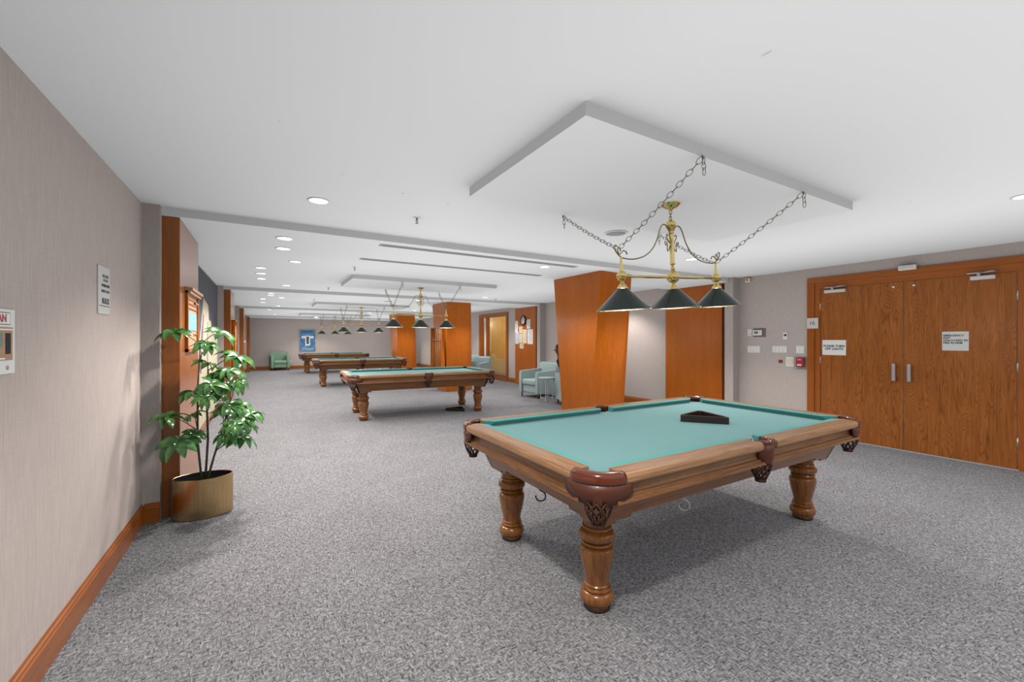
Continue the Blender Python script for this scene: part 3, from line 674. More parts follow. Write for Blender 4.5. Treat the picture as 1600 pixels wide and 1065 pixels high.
# ------------------------------------------------------------------ billiard table
HL, HW = 1.36, .76
PR = .17      # corner rounding
def make_table():
    t = thing('pool_table', '', 'pool table')
    zt = .80; zb = .762
    # slate bed with pocket cut-outs
    poly = []
    a, b_ = HL-.105, HW-.105; cr = .075; cx_, cy_ = HL-.10, HW-.10
    def arc(cx, cy, r, a0, a1, n=8): return [(cx+r*cos(a0+(a1-a0)*k/n), cy+r*sin(a0+(a1-a0)*k/n)) for k in range(n+1)]
    c1 = arc(cx_, cy_, cr, R(-100), R(-170)); m1 = arc(0, HW-.045, .07, R(-40), R(-140))
    q = [(a, -b_), (a, b_)]
    # outline counter-clockwise
    def corner(sx, sy):
        # entry/exit points of the notch on the sides
        pts = arc(cx_, cy_, cr, R(265), R(185))        # for sx=sy=+1 going ccw: from right side to top side
        return [(sx*x, sy*y) for x, y in pts]
    out = []
    out += corner(1, 1)
    out += [(x, y) for x, y in arc(0, HW-.045, .07, R(-38), R(-142))]
    out += corner(-1, 1)[::-1]
    out += corner(-1, -1)
    out += [(x, -y) for x, y in arc(0, HW-.045, .07, R(-142), R(-38))]
    out += corner(1, -1)[::-1]
    MB().prism(out, zb-.03, zb).build('bed_cloth', M['felt'], t)
    # wood rails and cushions
    wood = [(-.105, zt), (-.02, zt), (-.006, zt-.006), (0, zt-.018), (0, zt-.038), (-.008, zt-.05), (-.022, zt-.055), (-.105, zt-.055)]
    cush = [(-.105, zt-.001), (-.105, zb-.005), (-.135, zb), (-.15, zt-.016), (-.155, zt-.006), (-.150, zt-.002)]
    def rail(p0, p1, nx, ny, mat):
        MB().sweep(wood, [(*p0, nx, ny), (*p1, nx, ny)]).build('rail', mat, t)
    def cushion(p0, p1, nx, ny, e0, e1):
        # mitred towards the pockets: e = extra length at the back of the cushion
        tx, ty = p1[0]-p0[0], p1[1]-p0[1]; L_ = math.hypot(tx, ty); tx /= L_; ty /= L_
        mb = MB(); rings = []
        for (px_, py_), e, sg in ((p0, e0, -1), (p1, e1, 1)):
            ring = []
            for o_, z in cush:
                f = (o_+.155)/.05*e*sg
                ring.append(mb.bm.verts.new((px_+nx*o_+tx*f, py_+ny*o_+ty*f, z)))
            rings.append(ring)
        n_ = len(cush)
        for k in range(n_): mb.bm.faces.new((rings[0][k], rings[0][(k+1)%n_], rings[1][(k+1)%n_], rings[1][k]))
        mb.bm.faces.new(rings[0][::-1]); mb.bm.faces.new(rings[1])
        mb.build('cushion', M['cushion'], t)
    for s in (1, -1):
        for x0, x1 in ((-(HL-PR), -.075), (.075, HL-PR)):
            rail((x0, s*HW), (x1, s*HW), 0, s, M['oak_x'])
            e0, e1 = (.03, .012) if x0 < -.1 else (.012, .03)
            if x0 < -.1: cushion((x0+.07, s*HW), (x1, s*HW), 0, s, .068, .02)
            else: cushion((x0, s*HW), (x1-.07, s*HW), 0, s, .02, .068)
        rail((s*HL, -(HW-PR)), (s*HL, HW-PR), s, 0, M['oak_y'])
        cushion((s*HL, -(HW-PR-.07)), (s*HL, HW-PR-.07), s, 0, .068, .068)
    # moulding band below the rails, and lip
    band = [(-.03, zt-.05), (-.03, zt-.06), (-.045, zt-.072), (-.045, zt-.092), (-.036, zt-.104), (-.022, zt-.108), (-.022, zt-.118), (-.010, zt-.122), (-.008, zt-.138), (-.03, zt-.142), (-.10, zt-.142), (-.10, zt-.05)]
    for s in (1, -1):
        MB().sweep(band, [(-(HL-PR*.8), s*HW, 0, s), (HL-PR*.8, s*HW, 0, s)]).build('moulding', M['mould_x'], t)
        MB().sweep(band, [(s*HL, -(HW-PR*.8), s, 0), (s*HL, HW-PR*.8, s, 0)]).build('moulding', M['mould_y'], t)
    # tapered apron with stepped ends towards the legs
    z1, z0 = .664, .50
    x1, y1 = HL-.125, HW-.125; x0, y0 = HL-.185, HW-.185
    def lerp(z): f = (z1-z)/(z1-z0); return x1+(x0-x1)*f, y1+(y0-y1)*f
    for s in (1, -1):
        mb = MB()
        outl = [(-1, z1), (-1, .475)]      # side (long) apron in elevation: straight with stepped corners
        def P3(u, z, inset):               # u along half length in metres
            xx, yy = lerp(z); return (u, s*(yy-inset), z)
        prof = [(-lerp(z1)[0], z1), (-lerp(.478)[0], .478), (-1.06, .478), (-1.06, .495), (-.96, .495), (-.96, .515), (.96, .515), (.96, .495), (1.06, .495), (1.06, .478), (lerp(.478)[0], .478), (lerp(z1)[0], z1)]
        f = [mb.bm.verts.new(P3(u, z, 0)) for u, z in prof]; g = [mb.bm.verts.new(P3(u, z, .03)) for u, z in prof]
        n_ = len(prof)
        mb.bm.faces.new(f); mb.bm.faces.new(g[::-1])
        for k in range(n_): mb.bm.faces.new((f[k], f[(k+1)%n_], g[(k+1)%n_], g[k]))
        mb.build('apron', M['oak_ap_x'], t)
        mb = MB()
        def P4(u, z, inset):
            xx, yy = lerp(z); return (s*(xx-inset), u, z)
        prof = [(-lerp(z1)[1], z1), (-lerp(.478)[1], .478), (-.42, .478), (-.42, .495), (-.34, .495), (-.34, .515), (.34, .515), (.34, .495), (.42, .495), (.42, .478), (lerp(.478)[1], .478), (lerp(z1)[1], z1)]
        f = [mb.bm.verts.new(P4(u, z, .001)) for u, z in prof]; g = [mb.bm.verts.new(P4(u, z, .03)) for u, z in prof]
        n_ = len(prof)
        mb.bm.faces.new(f); mb.bm.faces.new(g[::-1])
        for k in range(n_): mb.bm.faces.new((f[k], f[(k+1)%n_], g[(k+1)%n_], g[k]))
        mb.build('apron', M['oak_ap_y'], t)
    MB().box(-1.1, 1.1, -.5, .5, .55, .60).box(-1.0, 1.0, -.05, .05, .5, .55).build('cross_frame', M['oak_ap_x'], t)
    # turned legs
    lp = [(.064, 0), (.066, .006), (.066, .020), (.078, .024), (.086, .036), (.088, .052), (.084, .068), (.074, .080), (.066, .084), (.071, .088), (.074, .095), (.071, .102), (.063, .106), (.066, .110), (.067, .116), (.061, .122),
          (.062, .14), (.068, .17), (.078, .21), (.087, .255), (.091, .288), (.088, .304), (.080, .312), (.066, .315), (.066, .320), (.078, .323), (.083, .329), (.079, .336), (.066, .339), (.066, .343),
          (.082, .347), (.093, .358), (.096, .371), (.093, .384), (.082, .394), (.067, .398), (.067, .403), (.076, .406), (.078, .411), (.075, .417), (.063, .420), (.063, .426), (.072, .429), (.074, .436), (.070, .442), (.072, .452), (.081, .464), (.085, .476), (.086, .56)]
    for sx in (1, -1):
        for sy in (1, -1):
            o = MB().lathe(lp, n=32).build('leg', M['oak_z'], t, smooth=True, loc=(sx*1.07, sy*.44, .012))
            MB().lathe([(.068, -.012), (.070, .006)], n=24).build('foot_pad', M['dark_pad'], o)
    # pockets
    def skirt_arc(mb, c, r, a0, a1, ztop, zbot_mid, zbot_end, n=14, th=.006, flare=0, mi=0):
        ring = []
        for k in range(n+1):
            u = k/n; a = a0+(a1-a0)*u; w_ = 1-abs(2*u-1)**2.2
            zb_ = zbot_end+(zbot_mid-zbot_end)*w_
            col = []
            for rr in (r+th, r):
                for z, fl in ((ztop, 0), ((ztop+zb_)/2, -.004), (zb_, -.015*w_)):
                    col.append(mb.bm.verts.new((c[0]+(rr+fl)*cos(a), c[1]+(rr+fl)*sin(a), z)))
            ring.append(col)
        for A, B in zip(ring, ring[1:]):
            for i, j in ((0, 1), (1, 2), (2, 5), (5, 4), (4, 3), (3, 0)):
                f = mb.bm.faces.new((A[i], A[j], B[j], B[i])); f.smooth = True
        mb.bm.faces.new([ring[0][i] for i in (0, 1, 2, 5, 4, 3)]); mb.bm.faces.new([ring[-1][i] for i in (3, 4, 5, 2, 1, 0)])
    def net(mb, cx, cy, ztop, r0, zbot, r1, n=9):
        for dr in (1, -1):
            for k in range(n):
                pts = []
                for i in range(6):
                    f = i/5; a = 2*pi*k/n+dr*f*1.5; r = r0+(r1-r0)*f**1.4
                    r *= 1+.12*sin(pi*f)
                    pts.append((cx+r*cos(a), cy+r*sin(a), ztop+(zbot-ztop)*f))
                mb.tube(pts, .0042, 4)
        mb.lathe([(r1*.2, 0), (r1*1.15, .004), (r1*1.1, .02), (r1*.3, .03)], cx, cy, zbot-.018, 10)
    for sx in (1, -1):
        for sy in (1, -1):
            mx_ = Matrix.Diagonal((sx, sy, 1, 1))
            c = (HL-PR, HW-PR)
            # rounded leather-covered iron
            prof = [(-.002, zt-.006), (-.012, zt+.004), (-.032, zt+.007), (-.052, zt+.003), (-.058, zt-.01), (-.05, zt-.04), (0, zt-.048), (.004, zt-.03)]
            path = []
            for k in range(13):
                a = R(-3)+R(96)*k/12; path.append((c[0]+PR*cos(a), c[1]+PR*sin(a), cos(a), sin(a)))
            mb = MB(); mb.sweep(prof, path, smooth=True); bmesh.ops.transform(mb.bm, matrix=mx_, verts=mb.bm.verts[:])
            p = mb.build('pocket', M['pocket_rim'], t)
            mb = MB(); skirt_arc(mb, c, PR-.006, R(-22), R(112), zt-.046, .655, .70); bmesh.ops.transform(mb.bm, matrix=mx_, verts=mb.bm.verts[:])
            mb.build('leather_skirt', M['leather'], p)
            mb = MB(); mb.lathe([(.066, zb-.002), (.068, .70), (.06, .66)], HL-.10, HW-.10, 0, 20, cap=False); bmesh.ops.transform(mb.bm, matrix=mx_, verts=mb.bm.verts[:])
            mb.build('pocket_liner', M['leather'], p)
            mb = MB(); net(mb, HL-.095, HW-.095, .672, .062, .56, .028); bmesh.ops.transform(mb.bm, matrix=mx_, verts=mb.bm.verts[:])
            mb.build('net', M['net'], p)
    for sy in (1, -1):
        mx_ = Matrix.Diagonal((1, sy, 1, 1))
        prof = [(0, zt-.006), (-.006, zt+.003), (-.016, zt+.004), (-.022, zt-.004), (-.022, zt-.045), (0, zt-.048)]
        path = []
        for k in range(13):
            a = R(-10)+R(200)*k/12; path.append((0+.078*cos(a), HW-.07+.078*sin(a), cos(a), sin(a)))
        mb = MB(); mb.sweep(prof, path, smooth=True); bmesh.ops.transform(mb.bm, matrix=mx_, verts=mb.bm.verts[:])
        p = mb.build('pocket', M['pocket_rim'], t)
        mb = MB(); skirt_arc(mb, (0, HW-.072), .081, R(25), R(155), zt-.02, .66, .70, th=.005); bmesh.ops.transform(mb.bm, matrix=mx_, verts=mb.bm.verts[:])
        mb.build('leather_skirt', M['leather'], p)
        mb = MB(); mb.lathe([(.064, zb-.002), (.064, .70), (.058, .67)], 0, HW-.052, 0, 18, cap=False); bmesh.ops.transform(mb.bm, matrix=mx_, verts=mb.bm.verts[:])
        mb.build('pocket_liner', M['leather'], p)
        mb = MB(); net(mb, 0, HW-.06, .672, .056, .56, .028); bmesh.ops.transform(mb.bm, matrix=mx_, verts=mb.bm.verts[:])
        mb.build('net', M['net'], p)
    return t
def hook(px_, py_, parent, ang, mat):
    pts = [(0, 0, .055), (0, 0, .03), (.012, 0, .022)]
    for k in range(11):
        a = R(75)-R(250)*k/10; pts.append((.008+.030*cos(a), 0, -.008+.030*sin(a)))
    m4 = Matrix.Translation((px_, py_, .468)) @ Matrix.Rotation(ang, 4, 'Z')
    mb = MB(); mb.tube([m4 @ Vector(p) for p in pts], .0045, 8)
    mb.lathe([(.002, -.007), (.007, 0), (.002, .007)], mat=m4 @ Matrix.Translation((pts[-1][0], 0, pts[-1][2])), n=10)
    return mb.build('hook', mat, parent)
T1 = make_table()
copies = [copy_tree(T1) for _ in range(3)]
labs = ['nearest oak pool table with teal cloth, black triangle on it', 'second oak pool table, in front of the second wood column',
        'third oak pool table, between the second and the farthest table', 'farthest oak pool table by the end wall']
locs = [((2.57, 2.10, 0), 0), ((2.55, 7.90, 0), R(-3)), ((2.57, 13.84, 0), R(-3)), ((2.57, 19.55, 0), 0)]
for o, lab, (l, r) in zip([T1]+copies, labs, locs):
    o['label'] = lab; o['group'] = 'pool tables down the length of the hall'; o.location = l; o.rotation_euler = (0, 0, r)
hook(-1.155, -.03, T1, R(-35), M['black']); hook(-.53, -.555, T1, R(-40), M['grey_metal'])

# triangle racks
def rack(lab, verts, z, mat, grp=None):
    cx = sum(v[0] for v in verts)/3; cy = sum(v[1] for v in verts)/3
    V = [Vector((x-cx, y-cy)) for x, y in verts]
    def rounded(scale, rr):
        pts = []
        for i in range(3):
            p = V[i]*scale; a = (V[i-1]*scale-p).normalized(); b = (V[(i+1) % 3]*scale-p).normalized()
            A = p+a*rr*1.7; B = p+b*rr*1.7
            for k in range(7):
                u = k/6; q = A*(1-u)**2+p*2*u*(1-u)+B*u*u; pts.append(q)
        return pts
    o_, i_ = rounded(1, .03), rounded(.86, .024)
    mb = MB(); n_ = len(o_); hh = .052
    prof = []
    for P, zz in ((o_, 0), (o_, hh-.006), ([p*.985 for p in o_], hh), ([p*1.015 for p in i_], hh), (i_, hh-.006), (i_, 0)):
        prof.append([mb.bm.verts.new((p.x, p.y, zz)) for p in P])
    for A, B in zip(prof, prof[1:]+prof[:1]):
        for k in range(n_): mb.bm.faces.new((A[k], A[(k+1) % n_], B[(k+1) % n_], B[k]))
    o = mb.build('ball_rack', mat, loc=(cx, cy, z)); tag(o, lab, 'ball rack', grp); return o
rack('black cherry triangle ball rack lying on the nearest teal table', [(2.76, 2.13), (3.0, 1.84), (3.10, 2.19)], .762, M['black_rack'])
rack('flat black triangle lying on the carpet under the second table', [(3.02, 7.72), (3.33, 7.42), (3.42, 7.78)], .001, M['black'])

# ------------------------------------------------------------------ billiard pendant lights
def chain_mesh(a, b, mb, pitch=.037, sag=.012, wire=.0019):
    a, b = Vector(a), Vector(b); L_ = (b-a).length; n_ = max(2, round(L_/pitch))
    for i in range(n_):
        u = (i+.5)/n_; p = a.lerp(b, u); p.z -= sag*4*u*(1-u)
        u2 = u+.01; q = a.lerp(b, u2); q.z -= sag*4*u2*(1-u2); d = (q-p).normalized()
        s_ = d.cross(Vector((0, 0, 1)));
        if s_.length < .05: s_ = Vector((1, 0, 0))
        s_.normalize(); t_ = d.cross(s_)
        w_ = s_*.75+t_*(.66 if i % 2 else -.66); w_.normalize()
        pts = []
        for k in range(10):
            an = 2*pi*k/10; pts.append(p+d*cos(an)*pitch*.64+w_*sin(an)*pitch*.36)
        mb.tube(pts, wire, 5, closed=True)
def make_light():
    t = thing('billiard_light', '', 'billiard light')       # origin on the ceiling panel
    MB().lathe([(.064, 0), (.064, -.006), (.05, -.022), (.022, -.036), (.012, -.044), (.006, -.05)], n=28).build('canopy', M['brass'], t, smooth=True)
    mb = MB(); chain_mesh((0, 0, -.048), (-.004, 0, -.118), mb, .026, 0, .0028); mb.build('hanging_chain', M['brass_d'], t)
    zb = -.526          # level of the bar and balls
    f = bpy.data.objects.new('fixture_frame', None)
    mb = MB()
    mb.lathe([(.006, -.112), (.012, -.118), (.03, -.128), (.037, -.145), (.036, -.162), (.026, -.18), (.014, -.192), (.02, -.2), (.02, -.21), (.014, -.216)], -.0, 0, 0, 24)
    mb.lathe([(.016, -.216), (.019, -.23), (.0165, -.26), (.0165, -.42), (.019, -.43), (.015, -.436), (.009, -.44), (.009, -.452), (.015, -.458), (.017, -.468), (.012, -.48)], 0, 0, 0, 16)
    stem = mb.build('stem', M['brass'], t, smooth=True)
    balls = MB()
    rr = .044
    balls.lathe([(.012, .05), (.02, .042)]+[(rr*sin(R(a)), rr*cos(R(a))) for a in range(25, 160, 12)]+[(.012, -.042), (.014, -.05), (.02, -.058), (.024, -.066), (.036, -.08), (.038, -.086)], 0, 0, zb, 24)
    balls.build('centre_ball', M['brass'], t, smooth=True)
    MB().tube([(-.51, 0, zb), (-.25, 0, zb), (.25, 0, zb), (.51, 0, zb)], [.007, .0105, .0105, .007], 12).build('cross_bar', M['brass'], t)
    for sx in (-1, 1):
        mb = MB(); r2 = .036
        mb.lathe([(.006, .13), (.008, .1), (.01, .06), (.014, .045)]+[(r2*sin(R(a)), r2*cos(R(a))) for a in range(25, 160, 12)]+[(.009, -.036), (.011, -.044), (.018, -.052), (.034, -.072), (.037, -.08)], sx*.51, 0, zb, 22)
        mb.build('lamp_holder', M['brass'], t, smooth=True)
        pts = [(.016, -.25), (.022, -.20), (.045, -.165), (.078, -.152), (.108, -.17), (.13, -.21), (.155, -.265), (.19, -.315), (.235, -.355), (.29, -.385), (.35, -.402), (.41, -.41), (.47, -.408), (.51, -.40), (.545, -.375), (.565, -.345), (.56, -.325), (.545, -.328)]
        sm = []
        for i in range(len(pts)-1):
            p0 = pts[max(i-1, 0)]; p1 = pts[i]; p2 = pts[i+1]; p3 = pts[min(i+2, len(pts)-1)]
            for k in range(3):
                u = k/3
                sm.append(tuple(.5*((2*p1[j])+(-p0[j]+p2[j])*u+(2*p0[j]-5*p1[j]+4*p2[j]-p3[j])*u*u+(-p0[j]+3*p1[j]-3*p2[j]+p3[j])*u**3) for j in (0, 1)))
        sm.append(pts[-1])
        MB().tube([(sx*x, 0, z) for x, z in sm], .0045, 8).build('scroll_arm', M['brass_d'], t)
        mb = MB()   # small scrolls beside the stem and above the holder
        pp = [(.02, -.30), (.03, -.33), (.045, -.34), (.05, -.32), (.045, -.3), (.055, -.275), (.07, -.27), (.072, -.29), (.06, -.295)]
        mb.tube([(sx*x, 0, z) for x, z in pp], .004, 6)
        pp = [(.022, -.28), (.04, -.26), (.055, -.235), (.05, -.22), (.038, -.225)]
        mb.tube([(sx*x, 0, z) for x, z in pp], .004, 6)
        pp = [(.455, -.375), (.465, -.36), (.485, -.355), (.505, -.37), (.525, -.385), (.54, -.36), (.53, -.335), (.515, -.34), (.515, -.355)]
        mb.tube([(sx*x, 0, z) for x, z in pp], .0042, 6)
        for x, z in ((.06, -.297), (.0385, -.227), (.455, -.375), (.515, -.357)):
            mb.lathe([(.001, -.006), (.0065, 0), (.001, .006)], sx*x, 0, z, 8)
        mb.build('scroll_ornament', M['brass_d'], t)
        for k, (ax, ay) in enumerate(((-.02 if sx < 0 else .04, -.615), (-.0 if sx < 0 else .07, .605))):
            mb = MB(); x0 = sx*.51; end = (x0+ax, ay, -.012)
            if sx < 0: end = (-.52 if k == 0 else -.505, ay, -.012)
            else: end = (.535 if k == 0 else .59, ay, -.012)
            chain_mesh((sx*.515, (-.012 if ay < 0 else .012), -.375), end, mb)
            chain_mesh((end[0]+.008, end[1], -.012), (end[0]+.01, end[1]-.004, -.10), mb, .034, 0)
            mb.tube([(end[0], end[1], 0), (end[0], end[1], -.018)], .004, 6)
            mb.build('support_chain', M['chain'], t)
    for x in (-.51, 0, .51):
        z = zb-.082
        mb = MB(); mb.lathe([(.034, 0), (.175, -.138), (.176, -.141)], x, 0, z, 40, cap=False)
        o = mb.build('lamp_shade', M['shade_out'], t)
        mb = MB(); mb.lathe([(.031, -.002), (.172, -.139)], x, 0, z, 40, cap=False); mb.build('shade_lining', M['shade_in'], o)
        mb = MB(); mb.lathe([(.1745, -.139), (.1770, -.140), (.1770, -.1435), (.172, -.1435), (.172, -.140)], x, 0, z, 40, cap=False); mb.build('shade_rim', M['brass_d'], o)
        mb = MB(); mb.lathe([(.012, 0), (.014, -.03), (.028, -.055), (.032, -.08), (.022, -.105), (.004, -.113)], x, 0, z, 14); mb.build('bulb', M['bulb'], o)
        L = bpy.data.lights.get('shade_lamp')
        if not L:
            L = bpy.data.lights.new('shade_lamp', 'POINT'); L.energy = BULB_POWER; L.color = (1, .93, .84); L.shadow_soft_size = .035
        lo = bpy.data.objects.new('lamp', L); C.objects.link(lo); lo.parent = o; lo.location = (x, 0, z-.15)
    return t
L1 = make_light()
lc = [copy_tree(L1) for _ in range(3)]
labs = ['nearest three shade brass billiard light, hanging over the nearest table', 'second three shade brass billiard light, in front of the second wood column',
        'third three shade brass billiard light, before the end wall', 'farthest three shade brass billiard light, smallest in view']
for k, (o, lab) in enumerate(zip([L1]+lc, labs)):
    o['label'] = lab; o['group'] = 'billiard lights over the tables'; o.location = (2.51, 2.0+BAY*k, LOW)
# the nearest fixture hangs slightly out of level
tilt = Matrix.Rotation(R(-3.6), 4, 'Y')
for ch in [x for x in C.objects if x.parent == L1 and x.name.split('.')[0] not in ('canopy', 'support_chain', 'hanging_chain')]:
    ch.matrix_local = Matrix.Translation((0, 0, -.115)) @ tilt @ Matrix.Translation((0, 0, .115)) @ ch.matrix_local

# ------------------------------------------------------------------ armchairs
def make_chair(mat):
    t = thing('armchair', '', 'armchair')           # faces -Y, origin on the floor
    MB().box(-.26, .26, -.33, .26, .12, .30, .02).build('seat_base', mat, t)
    MB().box(-.262, .262, -.36, .20, .30, .44, .035, 4).build('seat_cushion', mat, t, smooth=True)
    for s in (-1, 1):
        mb = MB(); xs = sorted((s*.265, s*.375))
        v = []
        for x, dx in ((xs[0], 0), (xs[1], 0)):
            v += [(x, -.36, .11), (x, -.355, .63), (x, .36, .68), (x, .36, .11), (x, -.37, .4)]
        mb.hull(v); bmesh.ops.bevel(mb.bm, geom=mb.bm.edges[:], offset=.02, segments=2, affect='EDGES', clamp_overlap=True)
        mb.build('armrest', mat, t, smooth=True)
    mb = MB(); v = []
    for x in (-.37, .37): v += [(x, .20, .3), (x, .27, .83), (x, .38, .84), (x, .37, .11), (x, .24, .11)]
    mb.hull(v); bmesh.ops.bevel(mb.bm, geom=mb.bm.edges[:], offset=.03, segments=3, affect='EDGES', clamp_overlap=True)
    mb.build('backrest', mat, t, smooth=True)
    for sx in (-1, 1):
        for sy in (-1, 1): MB().lathe([(.016, 0), (.025, .125)], sx*.32, sy*.31, 0, 8).build('leg', M['oak_z'], t)
    return t
A1 = make_chair(M['chair'])
A1.location = (5.79, 8.44, 0); A1.rotation_euler = (0, 0, R(-86)); A1['label'] = 'pale teal armchair seen from its side, beside the small glass side table'
A1['group'] = 'pale teal armchairs along the right wall'
for (x, y, r, lab) in ((5.72, 6.97, R(-22), 'pale teal armchair mostly hidden behind the nearest column, person seated in it'), (5.95, 12.35, R(-60), 'pale teal armchair in front of the glazed screen'),
                       (6.2, 13.75, R(-60), 'pale teal armchair just right of the second column, farther one')):
    c = copy_tree(A1); c.location = (x, y, 0); c.rotation_euler = (0, 0, r); c['label'] = lab
A2 = make_chair(M['chair_green']); A2.location = (.55, 21.85, 0); A2.rotation_euler = (0, 0, R(6)); A2['label'] = 'sage green armchair alone against the end wall'

t = thing('side_table', 'small round side table with thin pale metal legs beside the teal armchair', 'side table', (5.44, 7.66, 0))
MB().lathe([(.19, 0), (.2, .006), (.2, .016), (.19, .022)], 0, 0, .525, 32).build('table_top', M['chair'], t)
for k in range(4):
    a = pi/4+k*pi/2
    MB().tube([(.17*cos(a), .17*sin(a), .525), (.13*cos(a), .13*sin(a), .42), (.14*cos(a), .14*sin(a), .05), (.17*cos(a), .17*sin(a), .0)], .008, 8).build('leg', M['silver'], t)
mb = MB(); mb.tube([(.135*cos(2*pi*k/24), .135*sin(2*pi*k/24), .09) for k in range(24)], .007, 6, closed=True); mb.build('ring_stretcher', M['silver'], t)

# ------------------------------------------------------------------ seated person behind the column
def skin_body(name, nodes, edges, mat, parent=None, sub=2, root=0):
    me = bpy.data.meshes.new(name); me.from_pydata([n_[0] for n_ in nodes], edges, [])
    o = bpy.data.objects.new(name, me); C.objects.link(o)
    md = o.modifiers.new('skin', 'SKIN'); md.use_smooth_shade = True
    for i, n_ in enumerate(nodes):
        sv = me.skin_vertices[0].data[i]; r = n_[1]; sv.radius = r if isinstance(r, tuple) else (r, r); sv.use_root = (i == root)
    s_ = o.modifiers.new('sub', 'SUBSURF'); s_.levels = sub; s_.render_levels = sub
    me.materials.append(mat)
    if parent: o.parent = parent
    return o
P = thing('person', 'dark clothed person seated behind the nearest column, head in profile', 'person', (5.585, 6.90, 0), R(-20))
# local frame: sitter faces -Y; leaning towards -X
nodes = [((0, .05, .52), .15), ((-.07, .06, .70), .145), ((-.17, .07, .90), .155), ((-.25, .06, 1.02), .085), ((-.285, .04, 1.08), .055),
         ((-.30, .02, 1.13), (.07, .08)), ((-.31, .01, 1.20), (.08, .095)), ((-.31, .015, 1.27), (.065, .08)),
         ((-.10, -.02, .52), .09), ((-.13, -.40, .50), .065), ((-.13, -.42, .28), .055), ((-.13, -.40, .08), .04), ((-.14, -.50, .045), .04),
         ((.10, -.02, .52), .09), ((.13, -.40, .50), .065), ((.13, -.42, .28), .055), ((.13, -.40, .08), .04), ((.14, -.50, .045), .04),
         ((-.30, .07, .94), .06), ((-.27, -.04, .80), .045), ((-.2, -.2, .62), .035), ((.01, .07, .98), .06), ((.14, .0, .78), .045), ((.12, -.2, .62), .035)]
edges = [(0, 1), (1, 2), (2, 3), (3, 4), (4, 5), (5, 6), (6, 7), (0, 8), (8, 9), (9, 10), (10, 11), (11, 12), (0, 13), (13, 14), (14, 15), (15, 16), (16, 17),
         (2, 18), (18, 19), (19, 20), (2, 21), (21, 22), (22, 23)]
skin_body('body', nodes, edges, M['skin'], P)
# clothing: jumper and trousers slightly larger than the body
cn = [(p, (r if isinstance(r, float) else r[0])+.012) for p, r in nodes]
keep = [0, 1, 2, 3, 18, 19, 20, 21, 22, 23]; mp_ = {k: i for i, k in enumerate(keep)}
skin_body('jumper', [(cn[k][0], cn[k][1]+(.025 if k < 3 else 0)) for k in keep], [(mp_[a], mp_[b]) for a, b in edges if a in mp_ and b in mp_], M['cloth_dark'], P)
keep = [0, 8, 9, 10, 11, 13, 14, 15, 16]; mp_ = {k: i for i, k in enumerate(keep)}
skin_body('trousers', [cn[k] for k in keep], [(mp_[a], mp_[b]) for a, b in edges if a in mp_ and b in mp_], M['cloth_dark'], P)
for s in (-1, 1): MB().box(s*.14-.045, s*.14+.045, -.56, -.36, .0, .075, .03, 3).build('shoe', M['black'], P)
# head details: faces roughly -X
hd = (-.31, .012, 1.18)
MB().lathe([(.001, .098), (.05, .088), (.078, .06), (.090, .02), (.088, -.02)], hd[0]+.014, hd[1]+.0, hd[2]+.035, 18).build('hair', M['hair'], P)
MB().hull([(hd[0]-.115, hd[1], hd[2]-.015), (hd[0]-.085, hd[1], hd[2]+.03), (hd[0]-.085, hd[1]-.016, hd[2]-.02), (hd[0]-.085, hd[1]+.016, hd[2]-.02)]).build('nose', M['skin'], P)
for s in (-1, 1):
    MB().lathe([(.001, -.01), (.009, 0), (.001, .01)], hd[0]-.078, hd[1]+s*.03, hd[2]+.025, 10).build('eye', M['clockface'], P)
    MB().hull([(hd[0]+.01, hd[1]+s*.09, hd[2]+.03), (hd[0]+.03, hd[1]+s*.10, hd[2]+.02), (hd[0]+.02, hd[1]+s*.09, hd[2]-.03), (hd[0]+.0, hd[1]+s*.085, hd[2]-.01)]).build('ear', M['skin'], P)
MB().box(hd[0]-.088, hd[0]-.07, hd[1]-.022, hd[1]+.022, hd[2]-.052, hd[2]-.042, .003).build('mouth', plain('lips', (.11, .03, .03), .4), P)
# hands resting in the lap
for s, hx in ((-1, -.2), (1, .12)):
    base = Vector((hx, -.22, .615)); hn = [(base, (.022, .016)), (base+Vector((0, -.05, -.005)), (.032, .014)), (base+Vector((0, -.085, -.01)), (.034, .013))]; he = [(0, 1), (1, 2)]
    for k in range(4):
        dx = -.027+.018*k; ln = (.055, .065, .06, .048)[k]; i = len(hn)
        hn += [(base+Vector((dx, -.10, -.012)), .009), (base+Vector((dx, -.10-ln*.55, -.02)), .008), (base+Vector((dx, -.10-ln, -.036)), .007)]
        he += [(2, i), (i, i+1), (i+1, i+2)]
    i = len(hn); hn += [(base+Vector((-s*.035, -.055, -.005)), .010), (base+Vector((-s*.05, -.085, -.015)), .008)]; he += [(1, i), (i, i+1)]
    skin_body('hand', hn, he, M['skin'], P, 1)

# ------------------------------------------------------------------ plants
def leaflet(mb, c, az, length, width, droop, rise, seg=6):
    prev = None; d = Vector((cos(az), sin(az), 0)); sd = Vector((-sin(az), cos(az), 0))
    tw = random.uniform(-.35, .35)
    for i in range(seg+1):
        u = i/seg
        w_ = width*(sin(pi*min(1, u**.75*.98+.02))**.8)*.5 if 0 < i < seg else .0015
        ang = rise-droop*u
        if i == 0: p = Vector(c)
        else: p = p+(d*cos(ang)+Vector((0, 0, 1))*sin(ang))*(length/seg)
        up = Vector((0, 0, 1))*cos(ang)-d*sin(ang)
        s2 = (sd*cos(tw)+up*sin(tw))
        wl = mb.bm.verts.new(p+s2*w_+up*w_*.35); ml = mb.bm.verts.new(p); wr = mb.bm.verts.new(p-s2*w_+up*w_*.35)
        if prev:
            for a, b in ((0, 1), (1, 2)):
                f = mb.bm.faces.new((prev[a], prev[b], (wl, ml, wr)[b], (wl, ml, wr)[a])); f.smooth = True
        prev = (wl, ml, wr)
